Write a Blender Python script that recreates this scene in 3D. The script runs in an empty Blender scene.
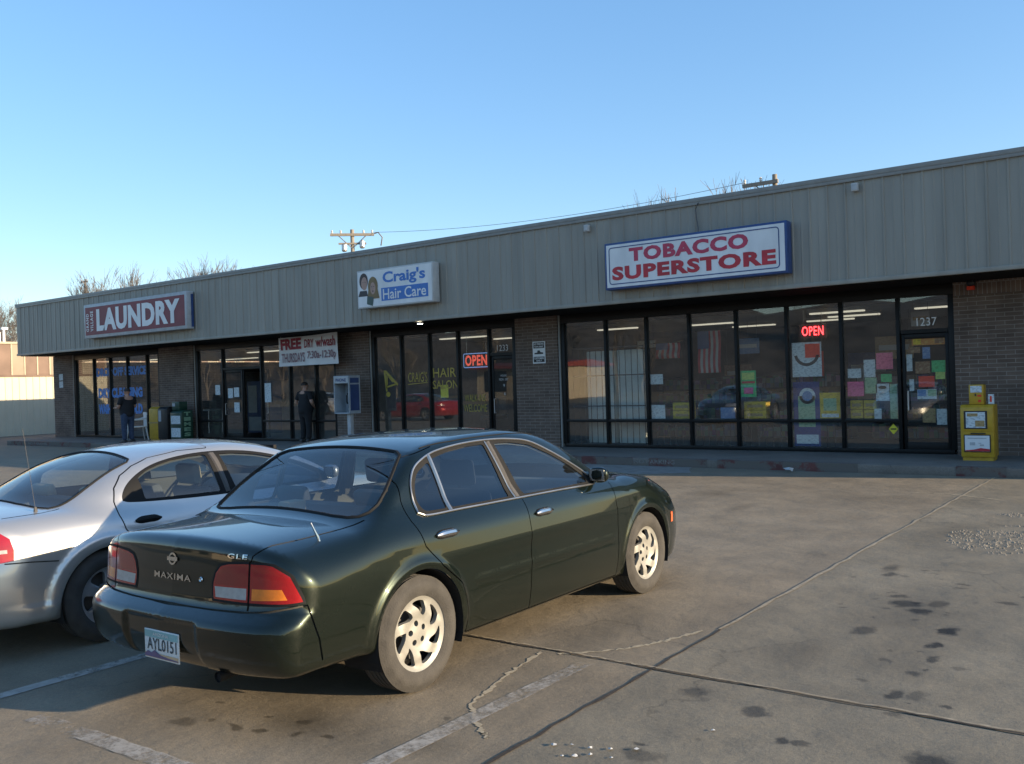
import bpy, bmesh, math, random
import numpy as np
from mathutils import Vector, Matrix, kdtree
from mathutils.geometry import delaunay_2d_cdt
random.seed(7)
S = bpy.context.scene
COL = S.collection
R = math.radians

# ------------------------------------------------------------------ render / world / camera
S.render.engine = 'CYCLES'
S.cycles.use_denoising = True
S.cycles.max_bounces = 8
S.cycles.transparent_max_bounces = 16
S.cycles.sample_clamp_indirect = 6
S.view_settings.view_transform = 'Standard'
S.view_settings.look = 'None'
S.view_settings.gamma = 1
S.view_settings.use_curve_mapping = False
S.view_settings.exposure = 1.2

SUN_EL, SUN_AZ = 12.5, 14.5          # azimuth counted from +X towards +Y
W = bpy.data.worlds.new("World"); S.world = W; W.use_nodes = True
nt = W.node_tree; bg = nt.nodes['Background']
sky = nt.nodes.new('ShaderNodeTexSky'); sky.sky_type = 'NISHITA'; sky.sun_disc = False
sky.sun_elevation = R(SUN_EL); sky.sun_rotation = R(90 - SUN_AZ)
sky.altitude = 0; sky.air_density = 1.0; sky.dust_density = 0.4; sky.ozone_density = 3.0
gm = nt.nodes.new('ShaderNodeGamma'); gm.inputs[1].default_value = .60; hs = nt.nodes.new('ShaderNodeHueSaturation'); hs.inputs['Hue'].default_value = .509; hs.inputs['Saturation'].default_value = 1.42; hs.inputs['Value'].default_value = 1.42
nt.links.new(sky.outputs[0], gm.inputs[0]); nt.links.new(gm.outputs[0], hs.inputs['Color']); nt.links.new(hs.outputs[0], bg.inputs[0]); bg.inputs[1].default_value = 0.15
sl = bpy.data.lights.new('sun_light', 'SUN'); sl.energy = 4.3; sl.angle = R(0.5); sl.color = (1.0, 0.80, 0.55)
so = bpy.data.objects.new('sun_light', sl); COL.objects.link(so)
sd = Vector((math.cos(R(SUN_EL))*math.cos(R(SUN_AZ)), math.cos(R(SUN_EL))*math.sin(R(SUN_AZ)), math.sin(R(SUN_EL))))
so.rotation_euler = sd.to_track_quat('Z', 'Y').to_euler(); so.location = (60, 20, 40)

FPX, YAW, ROLL = 911.0, R(36.326), math.atan(.0314)
cd = bpy.data.cameras.new('camera'); cam = bpy.data.objects.new('camera', cd); COL.objects.link(cam)
cd.sensor_width = 36; cd.lens = FPX/1024*36; cd.clip_start = 0.05; cd.clip_end = 5000
fw = Vector((-math.sin(YAW), math.cos(YAW), 0)); r0 = Vector((math.cos(YAW), math.sin(YAW), 0)); u0 = Vector((0, 0, 1))
rt = math.cos(ROLL)*r0 - math.sin(ROLL)*u0; up = math.cos(ROLL)*u0 + math.sin(ROLL)*r0
cam.matrix_world = Matrix(((rt.x, up.x, -fw.x, 0), (rt.y, up.y, -fw.y, 0), (rt.z, up.z, -fw.z, 1.70), (0, 0, 0, 1)))
S.camera = cam

# ------------------------------------------------------------------ materials
M = {}
def N(nt, typ, **kw):
    n = nt.nodes.new(typ)
    for k, v in kw.items():
        if k in n.inputs.keys(): n.inputs[k].default_value = v
        else: setattr(n, k, v)
    return n
def mat(name, color=(.5, .5, .5), rough=.6, metal=0., var=0.12, scale=6., bump=0., bscale=60., coat=0., emit=None, estr=0., spec=.5, rvar=.0, streak=None):
    m = bpy.data.materials.new(name); m.use_nodes = True; M[name] = m
    nt = m.node_tree; p = nt.nodes['Principled BSDF']; L = nt.links.new
    p.inputs['Base Color'].default_value = (*color, 1); p.inputs['Roughness'].default_value = rough
    p.inputs['Metallic'].default_value = metal; p.inputs['Coat Weight'].default_value = coat
    p.inputs['Coat Roughness'].default_value = .04; p.inputs['Specular IOR Level'].default_value = spec
    if emit: p.inputs['Emission Color'].default_value = (*emit, 1); p.inputs['Emission Strength'].default_value = estr
    tc = N(nt, 'ShaderNodeTexCoord')
    src = tc.outputs['Object']
    if streak:
        mp = N(nt, 'ShaderNodeMapping'); mp.inputs['Scale'].default_value = streak; L(src, mp.inputs[0]); src = mp.outputs[0]
    if var:
        n = N(nt, 'ShaderNodeTexNoise', Scale=scale, Detail=6.); L(src, n.inputs['Vector'])
        r = N(nt, 'ShaderNodeValToRGB'); r.color_ramp.elements[0].position = .3; r.color_ramp.elements[1].position = .7
        r.color_ramp.elements[0].color = (*[c*(1-var) for c in color], 1); r.color_ramp.elements[1].color = (*[min(1, c*(1+var)) for c in color], 1)
        L(n.outputs[0], r.inputs[0]); L(r.outputs[0], p.inputs['Base Color'])
        if rvar:
            mr = N(nt, 'ShaderNodeMapRange'); mr.inputs[3].default_value = rough-rvar; mr.inputs[4].default_value = rough+rvar
            L(n.outputs[0], mr.inputs[0]); L(mr.outputs[0], p.inputs['Roughness'])
    if bump:
        n2 = N(nt, 'ShaderNodeTexNoise', Scale=bscale, Detail=4.); L(tc.outputs['Object'], n2.inputs['Vector'])
        b = N(nt, 'ShaderNodeBump', Strength=bump, Distance=.01); L(n2.outputs[0], b.inputs['Height']); L(b.outputs[0], p.inputs['Normal'])
    return m

def glass_mat(name, tint=(.8, .85, .83), ior=1.6, rough=.005, boost=1.0, wave=0., dust_haze=0.):
    m = bpy.data.materials.new(name); m.use_nodes = True; M[name] = m
    nt = m.node_tree; nt.nodes.clear(); L = nt.links.new
    o = N(nt, 'ShaderNodeOutputMaterial'); mx = N(nt, 'ShaderNodeMixShader')
    t = N(nt, 'ShaderNodeBsdfTransparent'); t.inputs[0].default_value = (*tint, 1)
    g = N(nt, 'ShaderNodeBsdfGlossy'); g.inputs['Roughness'].default_value = rough; g.inputs[0].default_value = (1, 1, 1, 1)
    f = N(nt, 'ShaderNodeFresnel', IOR=ior); ge = N(nt, 'ShaderNodeNewGeometry'); io = N(nt, 'ShaderNodeMapRange'); io.inputs[3].default_value = ior; io.inputs[4].default_value = 1/ior; L(ge.outputs['Backfacing'], io.inputs[0]); L(io.outputs[0], f.inputs['IOR']); mu = N(nt, 'ShaderNodeMath', operation='MULTIPLY'); mu.inputs[1].default_value = boost; mu.use_clamp = True
    L(f.outputs[0], mu.inputs[0]); L(mu.outputs[0], mx.inputs[0]); L(t.outputs[0], mx.inputs[1]); L(g.outputs[0], mx.inputs[2]); L(mx.outputs[0], o.inputs[0])
    if dust_haze:   # thin pale film: road dust on cars, painted reflection haze on shop panes
        df = N(nt, 'ShaderNodeBsdfDiffuse'); df.inputs[0].default_value = (.48, .48, .46, 1); m2 = N(nt, 'ShaderNodeMixShader'); m2.inputs[0].default_value = dust_haze; L(mx.outputs[0], m2.inputs[1]); L(df.outputs[0], m2.inputs[2]); L(m2.outputs[0], o.inputs[0])
    if wave:
        tc = N(nt, 'ShaderNodeTexCoord'); n = N(nt, 'ShaderNodeTexNoise', Scale=1.3, Detail=1.)
        b = N(nt, 'ShaderNodeBump', Strength=wave, Distance=.02); L(tc.outputs['Object'], n.inputs['Vector']); L(n.outputs[0], b.inputs['Height'])
        L(b.outputs[0], g.inputs['Normal'])
    return m

def paint_mat(name, color, metal=.5, rough=.35, flake=.25, coat=1.0, dirt=.15, dirtc=(.18, .15, .11)):
    m = bpy.data.materials.new(name); m.use_nodes = True; M[name] = m
    nt = m.node_tree; p = nt.nodes['Principled BSDF']; L = nt.links.new
    tc = N(nt, 'ShaderNodeTexCoord')
    n = N(nt, 'ShaderNodeTexNoise', Scale=2.2, Detail=8., Roughness=.65); L(tc.outputs['Object'], n.inputs['Vector'])
    r = N(nt, 'ShaderNodeMapRange'); r.inputs[1].default_value = .45; r.inputs[2].default_value = .75; r.inputs[4].default_value = dirt
    L(n.outputs[0], r.inputs[0])
    # road dust gathers low on the body
    sx = N(nt, 'ShaderNodeSeparateXYZ'); L(tc.outputs['Object'], sx.inputs[0])
    zr = N(nt, 'ShaderNodeMapRange'); zr.inputs[1].default_value = .5; zr.inputs[2].default_value = .2; zr.inputs[4].default_value = .16+dirt*.5
    L(sx.outputs[2], zr.inputs[0]); ad = N(nt, 'ShaderNodeMath', operation='ADD'); L(r.outputs[0], ad.inputs[0]); L(zr.outputs[0], ad.inputs[1]); ad.use_clamp = True
    mx = N(nt, 'ShaderNodeMix', data_type='RGBA'); mx.inputs[6].default_value = (*color, 1); mx.inputs[7].default_value = (*dirtc, 1)
    L(ad.outputs[0], mx.inputs[0]); L(mx.outputs[2], p.inputs['Base Color'])
    p.inputs['Metallic'].default_value = metal; p.inputs['Roughness'].default_value = rough
    p.inputs['Coat Weight'].default_value = coat
    p.inputs['Specular IOR Level'].default_value = .15
    cr = N(nt, 'ShaderNodeMapRange'); cr.inputs[3].default_value = .03; cr.inputs[4].default_value = .30; L(ad.outputs[0], cr.inputs[0]); L(cr.outputs[0], p.inputs['Coat Roughness'])
    return m

# ------------------------------------------------------------------ mesh builder
class MB:
    def __init__(s): s.v = []; s.f = []; s.m = []; s.mi = 0
    def add(s, vs, fs):
        o = len(s.v); s.v += [tuple(a) for a in vs]; s.f += [tuple(i+o for i in f) for f in fs]; s.m += [s.mi]*len(fs); return s
    def box(s, x0, x1, y0, y1, z0, z1):
        vs = [(x0, y0, z0), (x1, y0, z0), (x1, y1, z0), (x0, y1, z0), (x0, y0, z1), (x1, y0, z1), (x1, y1, z1), (x0, y1, z1)]
        return s.add(vs, [(0, 3, 2, 1), (4, 5, 6, 7), (0, 1, 5, 4), (1, 2, 6, 5), (2, 3, 7, 6), (3, 0, 4, 7)])
    def prism(s, poly, a, b, axis='x'):
        n = len(poly)
        mk = {'x': lambda p, t: (t, p[0], p[1]), 'y': lambda p, t: (p[0], t, p[1]), 'z': lambda p, t: (p[0], p[1], t)}[axis]
        vs = [mk(p, a) for p in poly] + [mk(p, b) for p in poly]
        return s.add(vs, [tuple(range(n))[::-1], tuple(range(n, 2*n))] + [(i, (i+1) % n, n+(i+1) % n, n+i) for i in range(n)])
    def tube(s, pts, r, n=6, caps=True):
        pts = [Vector(p) for p in pts]; k = len(pts)
        rs = r if isinstance(r, (list, tuple)) else [r]*k
        vs = []; ref = Vector((0, 0, 1))
        for i, p in enumerate(pts):
            t = (pts[min(i+1, k-1)]-pts[max(i-1, 0)])
            if t.length < 1e-9: t = Vector((0, 0, 1))
            t.normalize(); a = t.cross(ref if abs(t.z) < .95 else Vector((1, 0, 0))).normalized(); b = t.cross(a)
            for j in range(n):
                an = 2*math.pi*j/n; vs.append(p + (a*math.cos(an)+b*math.sin(an))*rs[i])
        fs = [(i*n+j, i*n+(j+1) % n, (i+1)*n+(j+1) % n, (i+1)*n+j) for i in range(k-1) for j in range(n)]
        if caps: fs += [tuple(range(n))[::-1], tuple(range((k-1)*n, k*n))]
        return s.add(vs, fs)
    def lathe(s, prof, n=32, axis='x', c=(0, 0, 0), closed=False):   # prof: (along axis, radius)
        vs = []
        for a, r in prof:
            for j in range(n):
                t = 2*math.pi*j/n; q = (a, r*math.cos(t), r*math.sin(t))
                if axis == 'z': q = (q[1], q[2], q[0])
                if axis == 'y': q = (q[1], q[0], q[2])
                vs.append((q[0]+c[0], q[1]+c[1], q[2]+c[2]))
        k = len(prof); rng = range(k if closed else k-1)
        return s.add(vs, [(i*n+j, i*n+(j+1) % n, ((i+1) % k)*n+(j+1) % n, ((i+1) % k)*n+j) for i in rng for j in range(n)])
    def quad(s, a, b, c, d): return s.add([a, b, c, d], [(0, 1, 2, 3)])
    def strip(s, pts, w, z):   # flat ribbon on the ground
        pts = [Vector((p[0], p[1], z)) for p in pts]; k = len(pts); vs = []
        for i, p in enumerate(pts):
            t = (pts[min(i+1, k-1)]-pts[max(i-1, 0)]).normalized(); nrm = Vector((-t.y, t.x, 0)); ww = (w[i] if isinstance(w, list) else w)/2
            vs += [p-nrm*ww, p+nrm*ww]
        return s.add(vs, [(2*i, 2*i+2, 2*i+3, 2*i+1) for i in range(k-1)])
    def build(s, name, mats, parent=None, smooth=False, bevel=0., loc=None, seg=2):
        me = bpy.data.meshes.new(name); me.from_pydata(s.v, [], s.f)
        if not isinstance(mats, (list, tuple)): mats = [mats]
        for m in mats: me.materials.append(M[m] if isinstance(m, str) else m)
        me.polygons.foreach_set('material_index', s.m)
        bm = bmesh.new(); bm.from_mesh(me)
        if bevel:
            es = [e for e in bm.edges if len(e.link_faces) == 2 and e.calc_face_angle(0) > .5]
            bmesh.ops.bevel(bm, geom=es, offset=bevel, segments=seg, profile=.5, affect='EDGES', clamp_overlap=True)
        bmesh.ops.recalc_face_normals(bm, faces=bm.faces)
        bm.to_mesh(me); bm.free()
        if smooth or bevel:
            me.polygons.foreach_set('use_smooth', [True]*len(me.polygons)); me.set_sharp_from_angle(angle=R(40))
        me.update()
        o = bpy.data.objects.new(name, me); COL.objects.link(o)
        if parent: o.parent = parent
        if loc: o.location = loc
        return o

def tag(o, label=None, cat=None, group=None, kind=None):
    if label: o['label'] = label
    if cat: o['category'] = cat
    if group: o['group'] = group
    if kind: o['kind'] = kind
    return o
def thing(name, label, cat, loc=(0, 0, 0), rz=0, group=None):
    o = bpy.data.objects.new(name, None); COL.objects.link(o); o.location = loc; o.rotation_euler = (0, 0, rz)
    o.empty_display_size = .1
    return tag(o, label, cat, group)
def structure(o): o['kind'] = 'structure'; return o
def copy_tree(o, parent=None):
    c = o.copy(); COL.objects.link(c)
    if parent: c.parent = parent
    for ch in list(o.children): copy_tree(ch, c)
    return c
BL = (lambda x: x)
def text_mesh(body, bold=0.0, spacing=1.0, line=1.0):
    cu = bpy.data.curves.new('lettering', 'FONT'); cu.body = body; cu.size = 1; cu.align_x = 'CENTER'; cu.offset = bold; cu.space_character = spacing; cu.space_line = line
    cu.resolution_u = 3
    o = bpy.data.objects.new('lettering', cu); COL.objects.link(o)
    bpy.context.view_layer.update()
    me = bpy.data.meshes.new_from_object(o.evaluated_get(bpy.context.evaluated_depsgraph_get()))
    vs = [tuple(v.co) for v in me.vertices]; fs = [tuple(p.vertices) for p in me.polygons]
    bpy.data.objects.remove(o); bpy.data.curves.remove(cu); bpy.data.meshes.remove(me)
    return vs, fs
def text_pts(body, x0, x1, z0, z1, bold=0., spacing=1., line=1., rot=False):
    vs, fs = text_mesh(body, bold, spacing, line)
    if rot: vs = [(-v[1], v[0], 0) for v in vs]
    xs = [v[0] for v in vs]; ys = [v[1] for v in vs]
    ax, bx, ay, by = min(xs), max(xs), min(ys), max(ys)
    return [(x0+(v[0]-ax)/(bx-ax)*(x1-x0), z0+(v[1]-ay)/(by-ay)*(z1-z0)) for v in vs], fs
def text(mb, body, x0, x1, z0, z1, y, **kw):    # lettering that faces -Y
    p, f = text_pts(body, x0, x1, z0, z1, **kw); mb.add([(a, y, b) for a, b in p], f); return mb
# ------------------------------------------------------------------ setting materials
mat('fascia', (.285, .264, .22), .5, var=.13, scale=1.1, streak=(3.5, 3, .3), bump=.35, bscale=1.3)
mat('fascia_trim', (.24, .235, .215), .5, var=.1)
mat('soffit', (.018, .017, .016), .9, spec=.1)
mat('frame', (.010, .0095, .009), .45, var=.15, spec=.25)
mat('pale_trim', (.22, .215, .195), .5, var=.1)
mat('roofing', (.2, .19, .18), .9)
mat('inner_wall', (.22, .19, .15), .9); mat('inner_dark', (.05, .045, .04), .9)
mat('inner_floor', (.16, .15, .14), .35); mat('inner_ceiling', (.42, .41, .38), .9)
mat('tube_light', (.9, .9, .85), .4, var=0, emit=(1, .93, .74), estr=.28)
mat('white', (.72, .72, .70), .5, var=.05); mat('dull_white', (.5, .5, .48), .6, var=.08); mat('black', (.015, .015, .016), .45, var=.1)
mat('sign_white', (.72, .72, .71), .4, var=.10, scale=1.6, spec=.5, streak=(2, 2, .7))
mat('sign_red', (.46, .022, .035), .45, var=.2, scale=2.2); mat('maroon', (.19, .022, .036), .5, var=.15, scale=2.5)
mat('sign_pinkred', (.48, .035, .085), .4, var=.12); mat('sign_blue', (.028, .065, .19), .4, var=.15); mat('mid_blue', (.035, .16, .48), .4, var=.08)
mat('cab_grey', (.42, .43, .43), .5, var=.12)
mat('yellow_paint', (.50, .30, .022), .4, var=.14, scale=9, rvar=.1); mat('dark_green', (.014, .05, .032), .4); mat('pale_green', (.2, .34, .22), .5)
mat('blue_grey', (.34, .38, .41), .4); mat('phone_blue', (.035, .065, .17), .4); mat('steel', (.5, .5, .5), .35, metal=.8)
mat('plastic_white', (.7, .7, .68), .45, var=.05)
mat('gold', (.36, .27, .04), .5, var=.1); mat('win_blue', (.10, .24, .56), .6, var=.2, scale=14)
mat('neon_red', (.6, .02, .02), .4, var=0, emit=(1., .03, .035), estr=5.); mat('neon_soft', (.7, .1, .06), .4, var=0, emit=(1., .13, .07), estr=.30); mat('neon_blue', (.2, .4, .9), .4, var=0, emit=(.35, .55, 1.), estr=.16)
mat('lamp_glow', (1, 1, .9), .4, var=0, emit=(1, .92, .72), estr=9.)
mat('banner_cloth', (.72, .71, .69), .8, var=.06, scale=3); mat('banner_red', (.30, .035, .05), .7, var=.15); mat('banner_grey', (.26, .15, .17), .7)
mat('skin', (.42, .24, .17), .55, var=.08); mat('black_cloth', (.012, .012, .014), .85, var=.2); mat('denim', (.035, .055, .10), .85, var=.2, scale=20); mat('hair_dark', (.03, .02, .014), .6); mat('shoe', (.03, .028, .026), .6)
mat('wood_pole', (.235, .21, .175), .85, var=.2, streak=(8, 8, .6)); mat('wire', (.08, .08, .085), .5, var=0); mat('insulator', (.55, .55, .52), .3)
mat('bark', (.15, .13, .115), .9, var=.25, scale=4); mat('twig', (.135, .122, .112), .9, var=.2, scale=2)
glass_mat('shop_glass', (.96, .97, .96), ior=1.66, boost=1.0, wave=.03, dust_haze=.03)
glass_mat('door_glass', (.94, .95, .94), ior=1.5, boost=1.0, wave=.03, dust_haze=.03)

def brick_mat(name, c1, c2, mortar, bw=.29, rh=.0735, soldier=None):
    m = bpy.data.materials.new(name); m.use_nodes = True; M[name] = m
    nt = m.node_tree; p = nt.nodes['Principled BSDF']; L = nt.links.new; p.inputs['Roughness'].default_value = .85
    g = N(nt, 'ShaderNodeTexCoord'); sx = N(nt, 'ShaderNodeSeparateXYZ'); cb = N(nt, 'ShaderNodeCombineXYZ')
    L(g.outputs['Object'], sx.inputs[0])
    ad = N(nt, 'ShaderNodeMath', operation='ADD'); L(sx.outputs[0], ad.inputs[0]); L(sx.outputs[1], ad.inputs[1])
    L(ad.outputs[0], cb.inputs[0]); L(sx.outputs[2], cb.inputs[1])
    b = N(nt, 'ShaderNodeTexBrick'); b.inputs['Color1'].default_value = (*c1, 1); b.inputs['Color2'].default_value = (*c2, 1); b.inputs['Mortar'].default_value = (*mortar, 1)
    b.inputs['Scale'].default_value = 1; b.inputs['Mortar Size'].default_value = .006; b.inputs['Brick Width'].default_value = bw; b.inputs['Row Height'].default_value = rh; b.inputs['Mortar Smooth'].default_value = .2
    L(cb.outputs[0], b.inputs['Vector'])
    n = N(nt, 'ShaderNodeTexNoise', Scale=2.5, Detail=6.); L(g.outputs['Object'], n.inputs['Vector'])
    mr = N(nt, 'ShaderNodeMapRange'); mr.inputs[1].default_value = .3; mr.inputs[2].default_value = .7; mr.inputs[3].default_value = .75; mr.inputs[4].default_value = 1.25; L(n.outputs[0], mr.inputs[0])
    mx = N(nt, 'ShaderNodeMix', data_type='RGBA', blend_type='MULTIPLY'); mx.inputs[0].default_value = 1; L(b.outputs[0], mx.inputs[6]); L(mr.outputs[0], mx.inputs[7])
    L(mx.outputs[2], p.inputs['Base Color'])
    bp = N(nt, 'ShaderNodeBump', Strength=.5, Distance=.006); bp.invert = True; L(b.outputs[1], bp.inputs['Height']); L(bp.outputs[0], p.inputs['Normal'])
    return m
brick_mat('brick', (.112, .076, .056), (.15, .106, .08), (.24, .20, .165))
brick_mat('brick_soldier', (.13, .085, .065), (.17, .12, .09), (.24, .22, .2), bw=.0735, rh=.29)

# ------------------------------------------------------------------ ground
def ground_mat(name, base, stains=False):
    m = bpy.data.materials.new(name); m.use_nodes = True; M[name] = m
    nt = m.node_tree; p = nt.nodes['Principled BSDF']; L = nt.links.new
    g = N(nt, 'ShaderNodeNewGeometry'); P = g.outputs['Position']
    def noise(sc, det=6., rg=.6, vec=P):
        n = N(nt, 'ShaderNodeTexNoise', Scale=sc, Detail=det, Roughness=rg); L(vec, n.inputs['Vector']); return n
    def mrange(src, a, b, c, d, smooth=False):
        r = N(nt, 'ShaderNodeMapRange'); r.inputs[1].default_value = a; r.inputs[2].default_value = b; r.inputs[3].default_value = c; r.inputs[4].default_value = d
        if smooth: r.interpolation_type = 'SMOOTHSTEP'
        L(src, r.inputs[0]); return r.outputs[0]
    def mul(a, b):
        n = N(nt, 'ShaderNodeMath', operation='MULTIPLY'); L(a, n.inputs[0]); L(b, n.inputs[1]); return n.outputs[0]
    big = mrange(noise(.35, 5).outputs[0], .3, .7, .88, 1.12); mid = mrange(noise(1.7, 8, .65).outputs[0], .3, .7, .82, 1.18)
    fine = mrange(noise(42, 4, .7).outputs[0], .3, .7, .84, 1.16); grain = mrange(noise(150, 3, .8).outputs[0], .3, .7, .74, 1.26)
    k = mul(mul(big, mid), mul(fine, grain))
    # hairline cracking of the old surface, only in patches
    dn = noise(1.5, 6); sc = N(nt, 'ShaderNodeVectorMath', operation='SCALE'); sc.inputs['Scale'].default_value = .7; L(dn.outputs[1], sc.inputs[0]); ad0 = N(nt, 'ShaderNodeVectorMath', operation='ADD'); L(P, ad0.inputs[0]); L(sc.outputs[0], ad0.inputs[1])
    vo = N(nt, 'ShaderNodeTexVoronoi', feature='DISTANCE_TO_EDGE', Scale=.42); L(ad0.outputs[0], vo.inputs['Vector']); cr = mrange(vo.outputs['Distance'], .0015, .005, .74, 1.0); pm = mrange(noise(.5, 2).outputs[0], .46, .56, 0, 1)
    cm = N(nt, 'ShaderNodeMix', data_type='FLOAT'); cm.inputs[2].default_value = 1.0; L(pm, cm.inputs[0]); L(cr, cm.inputs[3]); k = mul(k, cm.outputs[0])
    if stains:
        # soaked-in oil: (x, y, rx, ry, depth)
        sp = [(-2.05, 8.2, .10, .22, .5), (-2.0, 7.95, .07, .13, .5), (-1.66, 7.0, .16, .13, .6), (-1.52, 6.82, .10, .12, .7), (-1.75, 7.2, .10, .09, .5), (-1.45, 7.1, .09, .16, .45), (-1.25, 6.38, .085, .15, .78),
              (-1.27, 6.03, .06, .10, .7), (-1.22, 5.72, .05, .1, .55), (-1.25, 5.4, .05, .08, .5), (-1.25, 5.0, .06, .11, .6), (-1.15, 5.05, .06, .12, .35), (-.92, 4.2, .13, .16, .6), (-1.78, 4.4, .09, .10, .5), (-1.53, 4.12, .05, .06, .6), (-1.46, 4.12, .05, .05, .5),
              (-2.0, 3.62, .16, .10, .4), (-2.15, 4.5, .10, .12, .4), (-1.72, 6.15, .10, .16, .5), (-1.9, 5.4, .22, .5, .25), (-1.55, 6.7, .55, .8, .28), (-1.4, 5.6, .35, .6, .18), (-1.0, 7.4, .4, .7, .15),
              (-4.3, 4.2, .8, 1.6, .38), (-3.7, 3.1, .35, .22, .30), (-3.9, 2.85, .08, .05, .5), (-3.75, 2.9, .05, .04, .5), (-4.2, 2.75, .12, .07, .35), (-3.45, 3.05, .5, .35, .25), (-3.2, 5.6, .35, .9, .25), (-6.9, 4.4, .9, 1.8, .35), (-2.0, 10.3, .5, 1.1, .18),
              (-4.6, 11.0, .2, .5, .3), (-5.4, 12.2, .6, .4, .2), (-3.3, 12.5, .9, .5, .2), (-.6, 6.2, .3, .5, .25), (-2.9, 3.2, .25, .2, .22), (-.75, 8.3, .08, .16, .4), (-1.05, 7.35, .1, .07, .45)]
        rs = random.Random(21)
        for cx, cy, n_, sx_, sy_ in ((-1.62, 6.95, 16, .28, .34), (-1.25, 5.7, 9, .12, .5), (-2.0, 8.1, 5, .2, .25), (-4.0, 2.95, 6, .4, .15), (-1.9, 3.8, 7, .5, .4), (-1.0, 8.2, 5, .5, .4)):
            for _ in range(n_): q = rs.uniform(.018, .05); sp.append((cx+rs.gauss(0, sx_), cy+rs.gauss(0, sy_), q*rs.uniform(.8, 1.6), q, rs.uniform(.25, .55)))
        wob = noise(9, 7); wv = N(nt, 'ShaderNodeVectorMath', operation='SCALE'); wv.inputs['Scale'].default_value = .17
        sb = N(nt, 'ShaderNodeVectorMath', operation='SUBTRACT'); sb.inputs[1].default_value = (.5, .5, .5); L(wob.outputs[1], sb.inputs[0]); L(sb.outputs[0], wv.inputs[0])
        av = N(nt, 'ShaderNodeVectorMath', operation='ADD'); L(P, av.inputs[0]); L(wv.outputs[0], av.inputs[1])
        for (x, y, rx, ry, dp) in sp:
            if max(rx, ry) < .2: rx, ry = rx*.85, ry*.8
            a = N(nt, 'ShaderNodeVectorMath', operation='SUBTRACT'); a.inputs[1].default_value = (x, y, 0); L(av.outputs[0], a.inputs[0])
            s = N(nt, 'ShaderNodeVectorMath', operation='MULTIPLY'); s.inputs[1].default_value = (1/rx, 1/ry, 0); L(a.outputs[0], s.inputs[0])
            l = N(nt, 'ShaderNodeVectorMath', operation='LENGTH'); L(s.outputs[0], l.inputs[0])
            soft = .5 if max(rx, ry) < .2 else .0
            k = mul(k, mrange(l.outputs['Value'], soft, 1.15, 1-min(.85, dp*1.1), 1, True))
        # slabs east of the long joint are a cooler, greyer pour
        sx = N(nt, 'ShaderNodeSeparateXYZ'); L(P, sx.inputs[0])
        slab = mrange(sx.outputs[0], -2.53, -2.50, 0, 1)
    rgb = N(nt, 'ShaderNodeMix', data_type='RGBA'); rgb.inputs[6].default_value = (*base, 1); rgb.inputs[7].default_value = (base[0]*.93, base[1]*.97, base[2]*.99, 1)
    rgb.inputs[0].default_value = 0
    if stains: L(slab, rgb.inputs[0])
    vm = N(nt, 'ShaderNodeVectorMath', operation='SCALE'); L(rgb.outputs[2], vm.inputs[0]); L(k, vm.inputs['Scale'])
    L(vm.outputs[0], p.inputs['Base Color']); p.inputs['Specular IOR Level'].default_value = .35
    L(mrange(k, .4, 1.2, .55, .9), p.inputs['Roughness'])
    b = N(nt, 'ShaderNodeBump', Strength=.35, Distance=.012); h = noise(55, 8, .75); L(h.outputs[0], b.inputs['Height'])
    b2 = N(nt, 'ShaderNodeBump', Strength=.5, Distance=.06); h2 = noise(1.1, 4); L(h2.outputs[0], b2.inputs['Height']); L(b.outputs[0], b2.inputs['Normal']); L(b2.outputs[0], p.inputs['Normal'])
    return m
ground_mat('lot', (.222, .184, .130), True); ground_mat('asphalt', (.075, .072, .068)); ground_mat('side_yard', (.15, .135, .115)); ground_mat('walk', (.17, .152, .13)); ground_mat('dry_ground', (.26, .20, .11))
mat('joint', (.045, .036, .028), .9, var=.4, scale=20); mat('joint_sand', (.30, .25, .175), .9, var=.3, scale=25); mat('crack', (.38, .32, .22), .95, var=.25, scale=40); mat('grey_patch', (.235, .222, .20), .7, var=.2, scale=5)
def sheet(name, x0, x1, y0, y1, z, m, n=1):
    b = MB()
    for i in range(n):
        for j in range(n):
            xa, xb = x0+(x1-x0)*i/n, x0+(x1-x0)*(i+1)/n; ya, yb = y0+(y1-y0)*j/n, y0+(y1-y0)*(j+1)/n
            b.quad((xa, ya, z), (xb, ya, z), (xb, yb, z), (xa, yb, z))
    return structure(b.build(name, m))
sheet('ground', -900, 900, -900, 900, -.012, 'dry_ground')
sheet('parking_lot', -34.5, 40, -9, 15.7, 0, 'lot')
sheet('side_yard', -120, -34.5, -9, 60, -.004, 'side_yard')
sheet('road', -400, 400, -22, -10, -.006, 'asphalt')
def strip(name, pts, w, m, z=.004): b = MB(); b.strip(pts, w, z); return structure(b.build(name, m))
def wob(pts, a, n, seed):
    rr = random.Random(seed); out = []
    for i in range(len(pts)-1):
        for j in range(n):
            t = j/n; out.append((pts[i][0]*(1-t)+pts[i+1][0]*t+rr.uniform(-a, a), pts[i][1]*(1-t)+pts[i+1][1]*t+rr.uniform(-a, a)))
    return out+[pts[-1]]
def wid(n, w, seed, v=.5): rr = random.Random(seed); return [w*(1+rr.uniform(-v, v)) for _ in range(n)]
for i, (pts, w, m) in enumerate([
        ([(-2.54, 0), (-2.53, 5.7)], .018, 'joint'), ([(-2.53, 5.7), (-2.35, 15.6)], .026, 'joint_sand'),
        ([(-12, 4.72), (-3.0, 4.74), (6, 4.77)], .018, 'joint'), ([(-3.9, 4.752), (-2.7, 4.756), (-2.0, 4.768), (0.4, 4.775)], .016, 'joint_sand'), ([(-12, 9.9), (-9.0, 9.9)], .02, 'joint')]):
    p = wob(pts, .010, 40, i); strip('pavement_joint', p, wid(len(p), w, i+50), m, .004+.001*i)
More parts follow.
